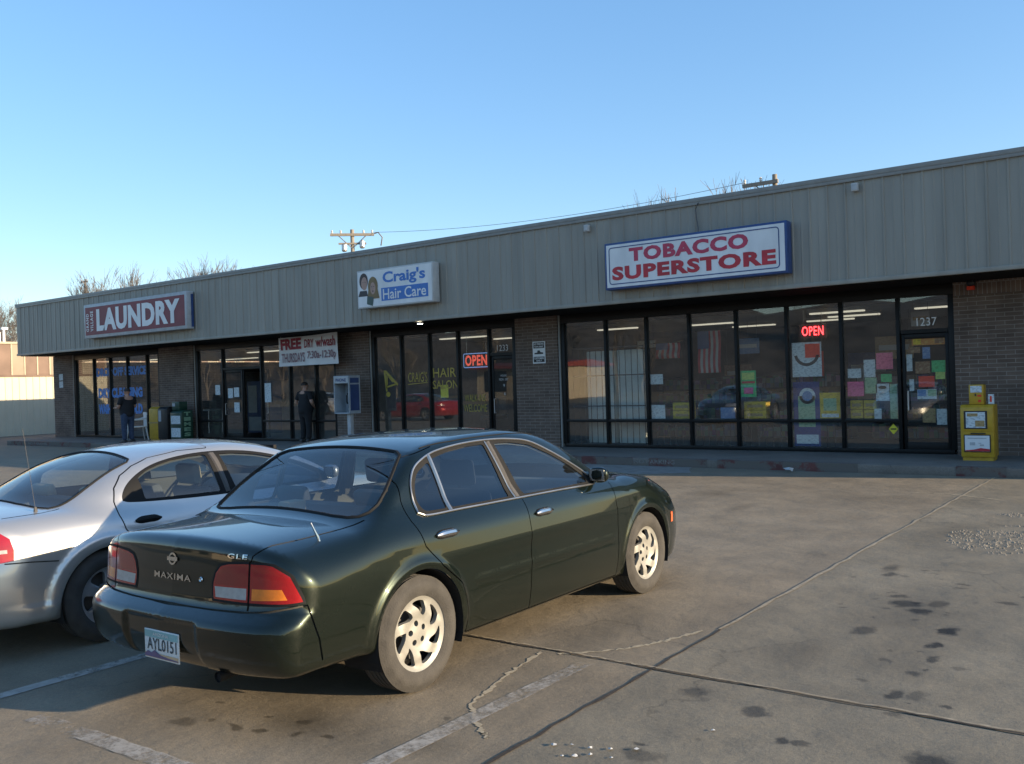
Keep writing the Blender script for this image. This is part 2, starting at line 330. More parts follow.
for i, (pts, w) in enumerate([
        ([(-3.16, 4.70), (-2.98, 4.86), (-2.83, 5.05), (-2.72, 5.3), (-2.62, 5.62)], .022),
        ([(-3.28, 4.68), (-3.22, 4.3), (-3.13, 3.95), (-3.08, 3.73), (-2.93, 3.58), (-2.80, 3.46), (-2.72, 3.40)], .024),
        ([(-1.9, 13.0), (-2.6, 13.4), (-3.4, 13.3)], .03)]):
    p = wob(pts, .012, 12, i+9); strip('pavement_crack', p, wid(len(p), w, i+70, .7), 'crack', .003)
def worn_paint():
    m = mat('paint_line', (.40, .375, .33), .8, var=.15, scale=14); nt = m.node_tree; L = nt.links.new; p = nt.nodes['Principled BSDF']; tc = N(nt, 'ShaderNodeTexCoord')
    n = N(nt, 'ShaderNodeTexNoise', Scale=16., Detail=8., Roughness=.75); L(tc.outputs['Object'], n.inputs[0]); n2 = N(nt, 'ShaderNodeTexNoise', Scale=1.6, Detail=2.); L(tc.outputs['Object'], n2.inputs[0])
    ad = N(nt, 'ShaderNodeMath', operation='ADD'); L(n.outputs[0], ad.inputs[0]); L(n2.outputs[0], ad.inputs[1]); r = N(nt, 'ShaderNodeMapRange'); r.inputs[1].default_value = .84; r.inputs[2].default_value = 1.12; r.inputs[3].default_value = 0; r.inputs[4].default_value = .85; L(ad.outputs[0], r.inputs[0]); L(r.outputs[0], p.inputs['Alpha'])
worn_paint()
def line(a, b, w, dens): strip('parking_line', wob([a, b], .004, 30, int(a[1]*50)), wid(31, w, int(a[0]*50), .06), 'paint_line')
line((-3.02, .5), (-2.93, 4.2), .11, .88); line((-2.93, 4.2), (-2.92, 4.62), .10, .25); line((-5.5, .8), (-5.42, 5.8), .10, .75); line((-4.95, 2.36), (-3.30, 2.42), .11, .8); line((-8.05, .8), (-7.98, 6), .1, .7)
b = MB(); rr = random.Random(3)   # grey patch by the kerb
pts = [(-9.6, 15.6), (-7.4, 15.62), (-7.25, 15.2), (-7.0, 14.75), (-7.6, 14.35), (-8.5, 14.05), (-9.5, 14.2)]
b.prism(pts, .003, .006, 'z'); structure(b.build('grey_pavement', 'grey_patch'))
b = MB(); b.prism([(-34.2, 15.65), (2.6, 15.65), (2.6, 18.2), (-35.0, 18.2), (-35.0, 16.6), (-34.75, 16.0)], -.01, .15, 'z'); structure(b.build('sidewalk', 'walk', bevel=.02))
# red no-parking paint on the kerb face
def kerb_mat():
    m = mat('kerb_red', (.125, .042, .036), .8, var=.3, scale=3); nt = m.node_tree; L = nt.links.new
    p = nt.nodes['Principled BSDF']; n = N(nt, 'ShaderNodeTexNoise', Scale=3.3, Detail=8., Roughness=.7); tc = N(nt, 'ShaderNodeTexCoord'); L(tc.outputs['Object'], n.inputs[0])
    r = N(nt, 'ShaderNodeMapRange'); r.inputs[1].default_value = .50; r.inputs[2].default_value = .58; L(n.outputs[0], r.inputs[0])
    src = p.inputs['Base Color'].links[0].from_socket; mx = N(nt, 'ShaderNodeMix', data_type='RGBA'); mx.inputs[6].default_value = (.13, .112, .095, 1); L(src, mx.inputs[7]); L(r.outputs[0], mx.inputs[0]); L(mx.outputs[2], p.inputs['Base Color'])
kerb_mat()
b = MB()
for x0, x1 in ((-33.9, -28.5), (-10.6, -8.65), (-8.3, -7.1), (-6.9, -4.4), (-2.9, -2.2)): b.box(x0, x1, 15.643, 15.66, .0, .145); b.box(x0, x1, 15.66, 15.80, .145, .153)
structure(b.build('kerb_paint', 'kerb_red'))
b = MB(); text(b, 'NO PARKING', -8.62, -7.75, .05, .125, 15.640, bold=.01); text(b, 'NO PARKING', -32.6, -31.3, .05, .125, 15.640, bold=.01)
mat('faded_white', (.22, .20, .18), .8, var=.3, scale=30); structure(b.build('kerb_lettering', 'faded_white'))

# ------------------------------------------------------------------ the shop building
WY = 17.9; XL, XR = -35.0, 1.78; FZ0, FZ1 = 3.28, 5.13; FYF = 16.55
bld = thing('commercial_building', 'long single-storey brick shop row with ribbed beige metal fascia and dark glass storefronts', 'building')
piers = [(XL, -33.5), (-27.95, -26.02), (-19.27, -17.93), (-12.97, -11.75), (-3.26, XR)]
for a, c in piers:
    b = MB(); b.box(a, c, WY-.08, WY+.25, .15, 2.98 if a > -4 else 3.225); b.build('brick_wall', 'brick', bld)
b = MB(); b.box(-3.26, XR, WY-.085, WY+.25, 2.985, 3.225); b.build('brick_course', 'brick_soldier', bld)
b = MB(); b.box(XL, XL+.2, WY+.26, 29, -.01, 3.0); b.box(XR-.2, XR, WY+.26, 29, -.01, 3.0); b.box(XL, XR, 29, 29.2, -.01, 3.0); b.build('outer_wall', 'brick', bld); b = MB(); b.box(1.55, 1.78, 16.5, WY-.085, .15, 3.225); b.build('wing_wall', 'brick', bld)
b = MB(); b.box(XL-.05, XR+.05, 18.2, 29.3, 3.085, 3.125); b.build('roof', 'roofing', bld)
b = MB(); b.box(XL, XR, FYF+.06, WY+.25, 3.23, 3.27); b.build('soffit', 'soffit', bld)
# ribbed fascia as one folded sheet
b = MB(); xs = []; x = XL-.1; k = 0
while x < XR:
    xs += [(x, 0), (x+.125, 0), (x+.134, -.006), (x+.150, -.006), (x+.159, 0), (x+.272, 0), (x+.284, -.019), (x+.308, -.019), (x+.32, 0)]; x += .32
prof = [(min(a, XR), FYF+c) for a, c in xs]; vs = []; fs = []
for a, y in prof: vs += [(a, y, FZ0+.02), (a, y, FZ1-.02)]
fs = [(2*i, 2*i+2, 2*i+3, 2*i+1) for i in range(len(prof)-1)]; b.add(vs, fs); b.build('fascia_panel', 'fascia', bld)
b = MB(); b.box(XL-.1, XR, FYF+.01, FYF+.12, FZ0+.03, FZ1-.03); b.box(XL-.1, XL-.04, FYF+.125, WY-.1, FZ0+.03, FZ0+.3); b.build('fascia_backing', 'fascia_trim', bld)
b = MB(); b.box(XL-.12, XR+.02, FYF-.045, FYF+.16, FZ1-.03, FZ1+.05); b.box(XL-.12, XR+.02, FYF-.038, FYF-.03, FZ1-.09, FZ1-.03); b.build('parapet_cap', 'fascia_trim', bld, bevel=.006)
b = MB(); b.box(XL-.11, XR+.01, FYF-.035, FYF+.06, FZ0-.03, FZ0+.045); b.build('fascia_lip', 'fascia', bld, bevel=.006)
# interior
for n, x0, x1, y0, y1, z0, z1, m in [('inner_floor', XL+.2, XR-.2, WY+.1, 29, .15, .162, 'inner_floor'), ('inner_ceiling', XL+.2, XR-.2, WY+.1, 29, 3.05, 3.08, 'inner_ceiling'), ('back_wall', XL+.2, XR-.2, 28.8, 28.98, .17, 3.04, 'inner_wall'),
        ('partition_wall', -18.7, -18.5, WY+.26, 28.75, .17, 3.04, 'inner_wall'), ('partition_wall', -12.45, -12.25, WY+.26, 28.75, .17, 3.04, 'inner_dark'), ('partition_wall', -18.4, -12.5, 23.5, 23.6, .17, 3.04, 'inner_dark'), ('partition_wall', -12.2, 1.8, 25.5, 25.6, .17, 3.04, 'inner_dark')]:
    b = MB(); b.box(x0, x1, y0, y1, z0, z1); b.build(n, m, bld)
fy0, fy1 = WY-.055, WY+.075
def bay(x0, x1, mull, rails, doors=(), z0=.17, z1=3.03):
    b = MB(); hw = .032
    edges = [x0]+list(mull)+[x1]
    b.box(x0-.05, x1+.05, fy0-.01, fy1, z1, 3.225); b.box(x0-.11, x1+.11, WY+.03, WY+.07, 2.95, 3.22); b.box(x0, x1, fy0, fy1, .152, z0+.06)
    for i, x in enumerate(edges):
        w = hw if 0 < i < len(edges)-1 else .05
        b.box(x-w, x+w, fy0-.005, fy1-.005, z0+.06, z1)
    for (a, c, z) in rails: b.box(a, c, fy0+.002, fy1-.01, z-.03, z+.03)
    fr = b.build('storefront_window', 'frame', bld, bevel=.004)
    for i in range(len(edges)-1):
        a, c = edges[i]+.02, edges[i+1]-.02
        if any(d0-.1 < (a+c)/2 < d1+.1 for d0, d1 in doors):
            g = MB(); g.box(a, c, WY, WY+.008, 2.42, z1); g.build('pane', 'shop_glass', fr); continue
        g = MB(); g.box(a, c, WY, WY+.008, z0+.05, z1+.01); g.build('pane', 'shop_glass', fr)
    e = MB(); e.box(x0-.10, x0-.055, WY-.085, WY+.02, .152, 3.22); e.build('edge_trim', 'pale_trim', bld)
    e = MB(); e.box(x1+.052, x1+.1, WY-.06, WY+.02, .152, 3.22); e.build('edge_trim', 'frame', bld)
    return fr
bay(-33.45, -28.0, (-32.18, -31.08, -29.97, -28.75), [])
bay(-25.85, -19.33, (-24.52, -22.62, -21.3, -20.17), [(-25.85, -24.52, .75), (-22.62, -19.33, .75)], doors=((-24.5, -22.65),))
bay(-17.80, -13.03, (-16.78, -15.78, -14.82, -13.82), [], doors=((-13.8, -13.05),))
bay(-11.62, -3.31, (-10.48, -9.45, -8.43, -7.38, -6.32, -5.26, -4.22), [(-11.6, -4.22, .755)], doors=((-4.2, -3.35),))
def door(x0, x1, hinge_open=0, hand=1):
    t = MB(); t.box(x0, x1, fy0, fy1, 2.36, 2.43); t.build('door_head', 'frame', bld)
    b = MB(); w = x1-x0; st = .055
    for a, c, z0, z1 in ((0, st, .18, 2.35), (w-st, w, .18, 2.35), (st, w-st, .18, .36), (st, w-st, 2.26, 2.35), ): b.box(a, c, -.022, .022, z0, z1)
    d = b.build('store_door', 'frame', bld, bevel=.004); d.location = (x0, WY+.01, 0)
    g = MB(); g.box(st, w-st, -.004, .004, .36, 2.26); g.build('pane', 'door_glass', d)
    h = MB(); hx = .10 if hand > 0 else w-.10
    h.tube([(hx, -.02, .95), (hx, -.075, .95), (hx, -.075, 1.3), (hx, -.02, 1.3)], .012, 6); h.build('handle', 'steel', d)
    if hinge_open: d.rotation_euler = (0, 0, hinge_open)
    return d
door(-24.48, -23.57); door(-23.55, -22.66, R(82), hand=-1); door(-13.77, -13.08); door(-4.17, -3.37)

# ceiling fluorescents
for (x, y, l) in [(-30.5, 19.8, 2.4), (-30.5, 23, 2.4), (-24.3, 19.6, 2.4), (-24.3, 21.4, 2.4), (-21.3, 23.4, 2.4), (-16, 19.6, 1.8), (-15.3, 21.2, 1.8), (-11.6, 20.4, 1.2), (-9.3, 21.0, 1.2), (-9.0, 23.0, 1.2), (-6.9, 22.6, 1.2), (-5.9, 19.8, 1.2), (-6.0, 21.4, 1.2), (-3.9, 20.4, 1.2), (-3.6, 22.6, 1.2)]:
    room = 'laundry' if x < -18.5 else 'hair salon' if x < -12.4 else 'tobacco shop'
    t = thing('ceiling_light', f'white fluorescent strip light on the ceiling inside the {room}', 'ceiling light', (x, y, 3.0), 0, f'fluorescent strip lights in the {room}')
    b = MB(); b.box(-l/2, l/2, -.09, .09, -.01, .045); b.build('housing', 'dull_white', t)
    b = MB()
    for dy in (-.045, .045): b.tube([(-l/2+.03, dy, -.03), (l/2-.03, dy, -.03)], .018, 6)
    b.build('tube', 'tube_light', t)
# soffit downlight
t = thing('soffit_lamp', 'small round lit lamp under the fascia above the hair salon window', 'lamp', (-14.95, 16.62, 3.225))
b = MB(); b.lathe([(0, .075), (-.02, .085), (-.035, .08)], 16, 'z'); b.build('trim_ring', 'steel', t); b = MB(); b.lathe([(-.03, .001), (-.045, .03), (-.04, .055), (-.03, .07)], 16, 'z'); b.build('bulb', 'lamp_glow', t)

# ------------------------------------------------------------------ fascia signs
SY = 16.27
def cabinet(name, label, x0, x1, z0, z1, cab, facem, inset=.05, depth=.24):
    t = thing(name, label, 'sign', ((x0+x1)/2, SY, z0)); ox, oz = (x0+x1)/2, z0
    b = MB(); b.box(x0-ox, x1-ox, .0, depth, 0, z1-z0); b.build('cabinet', cab, t, bevel=.012)
    b = MB(); b.box(x0-ox+inset, x1-ox-inset, -.004, .004, inset, z1-z0-inset); b.build('face', facem, t)
    return t, ox, oz
t, ox, oz = cabinet('laundry_sign', 'maroon sign with white LAUNDRY letters in a pale weathered cabinet', -29.82, -23.98, 3.61, 4.74, 'cab_grey', 'maroon', .10)
b = MB(); text(b, 'LAUNDRY', -29.02-ox, -24.32-ox, .20, .94, -.010, bold=.05, spacing=1.06); b.build('lettering', 'sign_white', t)
b = MB(); text(b, 'GRAND', -29.66-ox, -29.50-ox, .22, .82, -.010, bold=.02, rot=True, spacing=1.2); b.build('small_lettering', 'sign_white', t); b = MB(); text(b, 'VILLAGE', -29.40-ox, -29.22-ox, .22, .90, -.010, bold=.02, rot=True, spacing=1.2); b.build('small_lettering', 'sign_white', t)
b = MB(); b.box(5.84/2+.002, 5.84/2+.005, .15, .235, .06, 1.05)
b.build('blue_side_panel', 'sign_blue', t)
t, ox, oz = cabinet('hair_care_sign', "white sign reading Craig's Hair Care with two painted heads", -16.72, -14.19, 3.66, 4.61, 'dull_white', 'sign_white', .035)
w = .03
b = MB(); text(b, "Craig's", -15.82-ox, -14.42-ox, .50, .86, -.008, bold=.03); b.build('lettering', 'mid_blue', t)
b = MB(); b.box(-15.88-ox, -14.34-ox, -.008, -.004, .14, .46); b.build('blue_band', 'mid_blue', t)
b = MB(); text(b, 'Hair Care', -15.82-ox, -14.40-ox, .17, .43, -.012, bold=.012); b.build('white_lettering', 'sign_white', t)
mat('art_hair', (.05, .032, .03), .5); mat('art_blond', (.20, .13, .05), .5); mat('art_skin', (.42, .26, .20), .5); mat('art_coat', (.05, .09, .08), .5); mat('art_dark', (.03, .03, .035), .5)
def ell(cx, cz, rx, rz, y, mi, mb, n=20, a0=0, a1=2*math.pi):
    mb.mi = mi; p = [(cx+rx*math.cos(a0+(a1-a0)*i/n), y, cz+rz*math.sin(a0+(a1-a0)*i/n)) for i in range(n)]; mb.add(p, [tuple(range(n))])
b = MB(); hx, hz = -16.48-ox, .62
b.mi = 4; b.add([(hx-.20, -.006, .30), (hx+.14, -.006, .30), (hx+.10, -.006, .44), (hx-.14, -.006, .44)], [(0, 1, 2, 3)])
ell(hx, hz+.06, .15, .20, -.008, 0, b); ell(hx+.02, hz-.0, .105, .165, -.010, 2, b)
b.mi = 1; hx2, hz2 = -16.16-ox, .50; ell(hx2, hz2+.03, .17, .24, -.012, 1, b); b.add([(hx2-.2, -.0125, .22), (hx2+.22, -.0125, .22), (hx2+.15, -.0125, .5), (hx2-.15, -.0125, .5)], [(0, 1, 2, 3)])
b.mi = 3; b.add([(hx2-.22, -.0135, .10), (hx2-.02, -.0135, .04), (hx2+.02, -.0135, .26), (hx2-.2, -.0135, .3)], [(0, 1, 2, 3)])
ell(hx2, hz2-.02, .09, .15, -.014, 2, b); ell(hx2, hz2-.09, .03, .015, -.015, 0, b); ell(hx2-.035, hz2+.02, .017, .01, -.015, 4, b); ell(hx2+.035, hz2+.02, .017, .01, -.015, 4, b); ell(hx-.02, hz+.03, .015, .01, -.012, 4, b); ell(hx+.055, hz+.03, .015, .01, -.012, 4, b)
b.build('painted_heads', ['art_hair', 'art_blond', 'art_skin', 'art_coat', 'art_dark'], t)
t, ox, oz = cabinet('tobacco_sign', 'white sign with red TOBACCO SUPERSTORE letters in a blue cabinet', -9.50, -5.69, 3.52, 4.475, 'sign_blue', 'sign_white', .045)
b = MB()
def ring(mb, x0, x1, z0, z1, w, y, r=.07):
    def rr_(x0, x1, z0, z1, r): return [(cx+r*math.cos(a), cz+r*math.sin(a)) for cx, cz, s in ((x1-r, z1-r, 0), (x0+r, z1-r, 1), (x0+r, z0+r, 2), (x1-r, z0+r, 3)) for a in [math.pi/2*(s+i/5) for i in range(6)]]
    A, B = rr_(x0, x1, z0, z1, r), rr_(x0+w, x1-w, z0+w, z1-w, r-w); n = len(A)
    mb.add([(p[0], y, p[1]) for p in A+B], [(i, (i+1) % n, n+(i+1) % n, n+i) for i in range(n)])
ring(b, -9.40-ox, -5.83-ox, .10, .86, .02, -.008); b.build('border_line', 'sign_blue', t)
b = MB(); text(b, 'TOBACCO', -8.93-ox, -6.42-ox, .53, .81, -.009, bold=.05, spacing=1.12); b.build('tobacco_lettering', 'sign_pinkred', t)
b = MB(); text(b, 'SUPERSTORE', -9.33-ox, -5.90-ox, .18, .46, -.009, bold=.05, spacing=1.12); b.build('superstore_lettering', 'sign_red', t)
for x, z, what in ((-10.03, 4.82, 'left of the tobacco sign'), (-4.53, 4.85, 'right of the tobacco sign')):
    t = thing('junction_box', f'small pale electrical box on the fascia {what}', 'electrical box', (x, FYF-.03, z)); b = MB(); b.box(-.055, .055, -.09, 0, 0, .14); b.build('box_body', 'dull_white', t, bevel=.008); b = MB(); b.box(-.04, .04, -.1, -.092, .02, .12); b.build('cover_plate', 'cab_grey', t)
b = MB(); b.tube([(-7.50, FYF-.04, 5.08), (-7.56, FYF-.05, 4.95), (-7.54, FYF-.05, 4.75), (-7.52, FYF-.04, 4.60), (-7.50, FYF-.1, 4.47)], .012, 5); tag(b.build('sign_cable', 'wire', smooth=True), 'thin dark cable running down the fascia onto the tobacco sign', 'cable')

# banner
b = MB(); nx, nz = 24, 8; vs = []
for i in range(nx+1):
    for j in range(nz+1):
        u, v = i/nx, j/nz; x = -21.23+2.5*u; z = 2.36+.83*v+.05*u*v-.02*math.sin(u*math.pi)*v; vs.append((x, 17.42+.03*math.sin(u*9+v*2)*(1-v*.7), z))
b.add(vs, [(i*(nz+1)+j, (i+1)*(nz+1)+j, (i+1)*(nz+1)+j+1, i*(nz+1)+j+1) for i in range(nx) for j in range(nz)])
ban = b.build('banner', 'banner_cloth', smooth=True); tag(ban, 'pale cloth banner reading FREE DRY w/wash hung above the laundry window', 'banner')
def ban_text(body, u0, u1, z0, z1, m, bold):
    p, f = text_pts(body, u0, u1, z0, z1, bold=bold); mb = MB()
    mb.add([(-21.23+2.5*u, 17.40+.03*math.sin(u*9+v*2)*(1-v*.7), 2.36+.83*v+.05*u*v) for u, v in p], f); mb.build('lettering', m, ban)
ban_text('FREE', .04, .41, .56, .94, 'banner_red', .05); ban_text('DRY', .46, .61, .58, .86, 'banner_red', .015); ban_text('w/wash', .64, .97, .58, .90, 'banner_red', .02); ban_text('THURSDAYS', .05, .47, .12, .44, 'banner_grey', .02); ban_text('7:30a-12:30p', .51, .97, .14, .46, 'banner_grey', .02)
b = MB(); 
for x in (-21.2, -18.9): b.tube([(x, 17.42, 3.12), (x, 17.5, 3.24)], .006, 4)
b.build('tie_cord', 'dull_white', ban)
# ------------------------------------------------------------------ things on and behind the shop glass
def paper_mat(name, c, ink=None):
    m = mat(name, c, .7, var=.05); nt = m.node_tree; L = nt.links.new; p = nt.nodes['Principled BSDF']
    if ink:
        tc = N(nt, 'ShaderNodeTexCoord'); mp = N(nt, 'ShaderNodeMapping'); mp.inputs['Scale'].default_value = (14, 1, 34); L(tc.outputs['Object'], mp.inputs[0])
        n = N(nt, 'ShaderNodeTexNoise', Scale=1.2, Detail=3.); L(mp.outputs[0], n.inputs[0])
        r = N(nt, 'ShaderNodeMapRange'); r.inputs[1].default_value = .53; r.inputs[2].default_value = .57; r.inputs[4].default_value = .5; L(n.outputs[0], r.inputs[0])
        src = p.inputs['Base Color'].links[0].from_socket; mx = N(nt, 'ShaderNodeMix', data_type='RGBA'); L(src, mx.inputs[6]); mx.inputs[7].default_value = (*ink, 1); L(r.outputs[0], mx.inputs[0]); L(mx.outputs[2], p.inputs['Base Color'])
for n, c, ink in [('paper_pink', (.75, .17, .25), (.4, .05, .1)), ('paper_magenta', (.70, .12, .28), (.4, .05, .1)), ('paper_white', (.60, .66, .66), (.2, .22, .25)), ('paper_green', (.06, .48, .16), (.02, .2, .06)), ('paper_lime', (.48, .62, .16), (.2, .3, .1)), ('paper_red', (.80, .06, .02), (.5, .02, .01)),
                  ('paper_yellow', (.62, .44, .03), (.2, .12, .02)), ('paper_blue', (.12, .22, .40), (.3, .4, .5)), ('paper_brown', (.22, .11, .05), (.4, .3, .15)), ('paper_pale_green', (.32, .46, .28), (.1, .2, .1)), ('paper_orange', (.55, .22, .04), (.6, .45, .1)), ('paper_bright_yellow', (.75, .65, .05), None), ('paper_navy', (.02, .035, .16), (.05, .08, .25)), ('paper_tan', (.40, .28, .12), (.2, .1, .05))]:
    paper_mat(n, c, ink)
PGY = WY+.022
def poster(label, m, x0, z0, x1, z1, y=PGY, group=None, name='poster', extra=None):
    b = MB(); w, h = x1-x0, z1-z0; b.box(-w/2, w/2, 0, .003, -h/2, h/2)
    o = b.build(name, m, loc=((x0+x1)/2, y, (z0+z1)/2)); tag(o, label, 'poster' if name == 'poster' else name.replace('_', ' '), group or 'papers taped inside the tobacco shop glass')
    for (em, ex0, ez0, ex1, ez1) in extra or ():
        e = MB(); e.box(ex0*w-w/2, ex1*w-w/2, -.004, -.001, ez0*h-h/2, ez1*h-h/2); e.build('printed_panel', em, o)
    return o
for a in [
    ('pink handwritten sheet high in the pane left of the shop door', 'paper_pink', -4.64, 1.72, -4.34, 2.03), ('magenta handwritten sheet low in the pane left of the shop door', 'paper_magenta', -5.18, 1.22, -4.88, 1.50),
    ('tall pale sheet beside the pink sheet', 'paper_white', -4.87, 1.58, -4.66, 1.91), ('small pale sheet above the magenta sheet', 'paper_white', -5.17, 1.57, -4.92, 1.75), ('pale green flyer between the two pink sheets', 'paper_pale_green', -4.86, 1.27, -4.64, 1.57),
    ('small bright green card under the pink sheet', 'paper_green', -4.56, 1.48, -4.37, 1.63), ('white notice with a dark oval left of the shop door frame', 'paper_white', -4.66, 1.13, -4.42, 1.45), ('narrow green strip poster against the shop door frame', 'paper_pale_green', -4.41, .79, -4.28, 1.44),
    ('white slip standing beside the yellow crates', 'paper_white', -4.70, .79, -4.57, .98),
    ('long orange and brown banner across the top of the shop door', 'paper_orange', -4.00, 2.14, -3.44, 2.30), ('narrow white notice at the left edge of the shop door', 'paper_white', -4.10, 1.67, -4.0, 1.98), ('brown picture poster in the middle of the shop door', 'paper_brown', -3.95, 1.62, -3.70, 1.84), ('bright green sheet on the shop door', 'paper_green', -3.67, 1.64, -3.44, 1.85),
    ('lime sheet hanging under the green sheet on the shop door', 'paper_lime', -3.61, 1.51, -3.45, 1.64), ('bright red sheet on the shop door', 'paper_red', -3.90, 1.37, -3.63, 1.57), ('blue card under the orange banner of the shop door', 'paper_blue', -3.82, 1.89, -3.69, 2.10), ('pair of pale cards under the red sheet on the shop door', 'paper_white', -3.93, 1.15, -3.60, 1.33),
    ('tan picture poster low on the shop door', 'paper_tan', -3.85, .72, -3.63, .98), ('pale printed sheet low on the right of the shop door', 'paper_white', -3.61, .68, -3.44, .97), ('brown card below the banner on the left of the shop door', 'paper_brown', -4.06, 2.0, -3.86, 2.11), ('small white and red notice above the shop door handle', 'paper_white', -4.06, 1.30, -3.98, 1.52),
    ('yellow and green framed poster left of the crate pane', 'paper_yellow', -5.72, .80, -5.33, 1.30), ('green poster with a red line beside the fourth mullion', 'paper_green', -7.33, 1.24, -7.0, 1.78), ('blank pale sheet high in the third pane', 'paper_white', -9.40, 1.55, -9.10, 1.77), ('white sheet low in the third pane', 'paper_white', -9.40, .80, -9.07, 1.10), ('pale blue picture card low in the fourth pane', 'paper_blue', -7.79, .80, -7.47, 1.03),
    ('white poster with a dark arc under the red neon sign', 'paper_white', -6.24, 1.62, -5.66, 2.30), ('dark blue poster with a round pale emblem left of the yellow framed poster', 'paper_navy', -6.24, .25, -5.72, 1.52)]:
    door_sheet = 'door' in a[0] and a[2] > -4.15
    o = poster(*a, y=WY+.017 if door_sheet else PGY)
    l = a[0]
    def sub(em, *r, k=0):
        w, h = a[4]-a[2], a[5]-a[3]; e = MB(); e.box(r[0]*w-w/2, r[2]*w-w/2, -.004-k*.002, -.0005-k*.002, r[1]*h-h/2, r[3]*h-h/2); e.build('printed_panel', em, o)
    if 'framed' in l: sub('paper_pale_green', .18, .3, .82, .78); sub('paper_white', .08, .04, .92, .18)
    if 'red line' in l: sub('sign_red', .08, .52, .92, .60); sub('paper_lime', .1, .66, .9, .92); sub('paper_magenta', .2, .12, .8, .36)
    if 'oval' in l or 'arc' in l or 'emblem' in l:
        w, h = a[4]-a[2], a[5]-a[3]; e = MB()
        if 'oval' in l: ell(0, h*.28, w*.3, h*.1, -.004, 0, e); e.build('oval_mark', 'black', o)
        elif 'arc' in l:
            n = 16; e.add([(r_*math.cos(t_), -.004, r_*math.sin(t_)+.12) for t_ in [math.pi*(1.05+.9*i/n) for i in range(n+1)] for r_ in (.19, .25)], [(2*i, 2*i+1, 2*i+3, 2*i+2) for i in range(n)]); e.build('arc_mark', 'black', o)
            sub('paper_red', .45, .55, .95, .95)
        else: ell(.02, h*.28, .16, .16, -.004, 0, e); e.build('emblem', 'paper_white', o); e = MB(); ell(.02, h*.28, .10, .10, -.006, 0, e); e.build('emblem_centre', 'paper_blue', o)
    if 'pair' in l: sub('paper_blue', .02, .3, .45, .95); sub('paper_pale_green', .55, .3, .98, .95)
    if 'orange and brown' in l: sub('paper_yellow', .05, .1, .28, .9); sub('paper_brown', .7, .15, .97, .85)
# yellow diamond sticker
b = MB(); b.prism([(0, -.10), (.085, 0), (0, .10), (-.085, 0)], 0, .003, 'y'); o = b.build('warning_sticker', 'paper_bright_yellow', loc=(-4.36, WY-.006, .60)); tag(o, 'yellow diamond sticker low on the pane left of the shop door', 'sticker')
b = MB(); b.box(-.05, .05, -.002, 0, -.012, .012); b.build('dark_bar', 'black', o)
# cartons behind the glass
for i, (x0, x1, lab) in enumerate([(-5.18, -4.93, 'yellow drink crate stacked inside by the magenta sheet, left one'), (-4.93, -4.68, 'yellow drink crate stacked inside by the magenta sheet, right one'), (-7.33, -6.84, 'yellow carton display under the green poster'), (-8.95, -8.50, 'yellow carton display low in the third pane')]):
    t = thing('carton', lab, 'carton', ((x0+x1)/2, WY+.25, .79), 0, 'yellow cartons on the shop window ledge'); w = (x1-x0)/2-.01; b = MB(); b.box(-w, w, -.12, .12, 0, .17); b.box(-w, w, -.12, .12, .18, .35); b.build('box_body', 'paper_yellow', t, bevel=.006)
    b = MB()
    for z in (.05, .23): b.box(-w*.7, w*.7, -.125, -.122, z, z+.06)
    b.build('printed_band', 'paper_tan', t)
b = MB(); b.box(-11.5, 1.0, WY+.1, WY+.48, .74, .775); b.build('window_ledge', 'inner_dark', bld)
# grille and pale screens
t = thing('window_grille', 'black vertical security bars inside the two left panes of the tobacco shop', 'security bars', (-10.6, WY+.22, .17)); b = MB()
for i in range(13): b.box(-.93+i*.155, -.918+i*.155, -.006, .006, .02, 2.25)
b.build('bars', 'black', t); b = MB()
for z in (.03, .9, 1.6, 2.24): b.box(-.94, .95, -.012, .012, z, z+.025)
b.build('cross_rails', 'black', t)
t = thing('window_grille', 'low black security bars inside the third to sixth panes of the tobacco shop', 'security bars', (-7.4, WY+.22, .17)); b = MB()
for i in range(26): b.box(-1.98+i*.155, -1.968+i*.155, -.006, .006, .02, .56)
b.build('bars', 'black', t); b = MB()
for z in (.03, .54): b.box(-2.0, 2.0, -.012, .012, z, z+.02)
b.build('cross_rails', 'black', t)
mat('screen_pale', (.66, .72, .68), .6, var=.06); mat('goods', (.3, .25, .2), .6)
def goods_mat():
    nt = M['goods'].node_tree; L = nt.links.new; p = nt.nodes['Principled BSDF']; tc = N(nt, 'ShaderNodeTexCoord'); mp = N(nt, 'ShaderNodeMapping'); mp.inputs['Scale'].default_value = (5, 1.5, 4); L(tc.outputs['Object'], mp.inputs[0])
    v = N(nt, 'ShaderNodeTexVoronoi', Scale=2.0, Randomness=.3); v.distance = 'CHEBYCHEV'; L(mp.outputs[0], v.inputs[0]); h = N(nt, 'ShaderNodeHueSaturation', Saturation=.75, Value=.20); L(v.outputs['Color'], h.inputs['Color']); L(h.outputs[0], p.inputs['Base Color'])
goods_mat()
for (x0, x1, lab) in [(-11.35, -10.62, 'pale cabinet back behind the security bars in the leftmost pane'), (-10.52, -9.85, 'pale cabinet back behind the security bars in the second pane')]:
    t = thing('display_cabinet', lab, 'cabinet', ((x0+x1)/2, WY+.55, .162), 0, 'pale cabinets behind the security bars'); w = (x1-x0)/2; b = MB(); b.box(-w, w, 0, .3, .05, 2.2); b.build('cabinet_back', 'screen_pale', t, bevel=.01); b = MB(); b.box(-w+.03, w-.03, .03, .27, 0, .05); b.build('plinth', 'black', t)
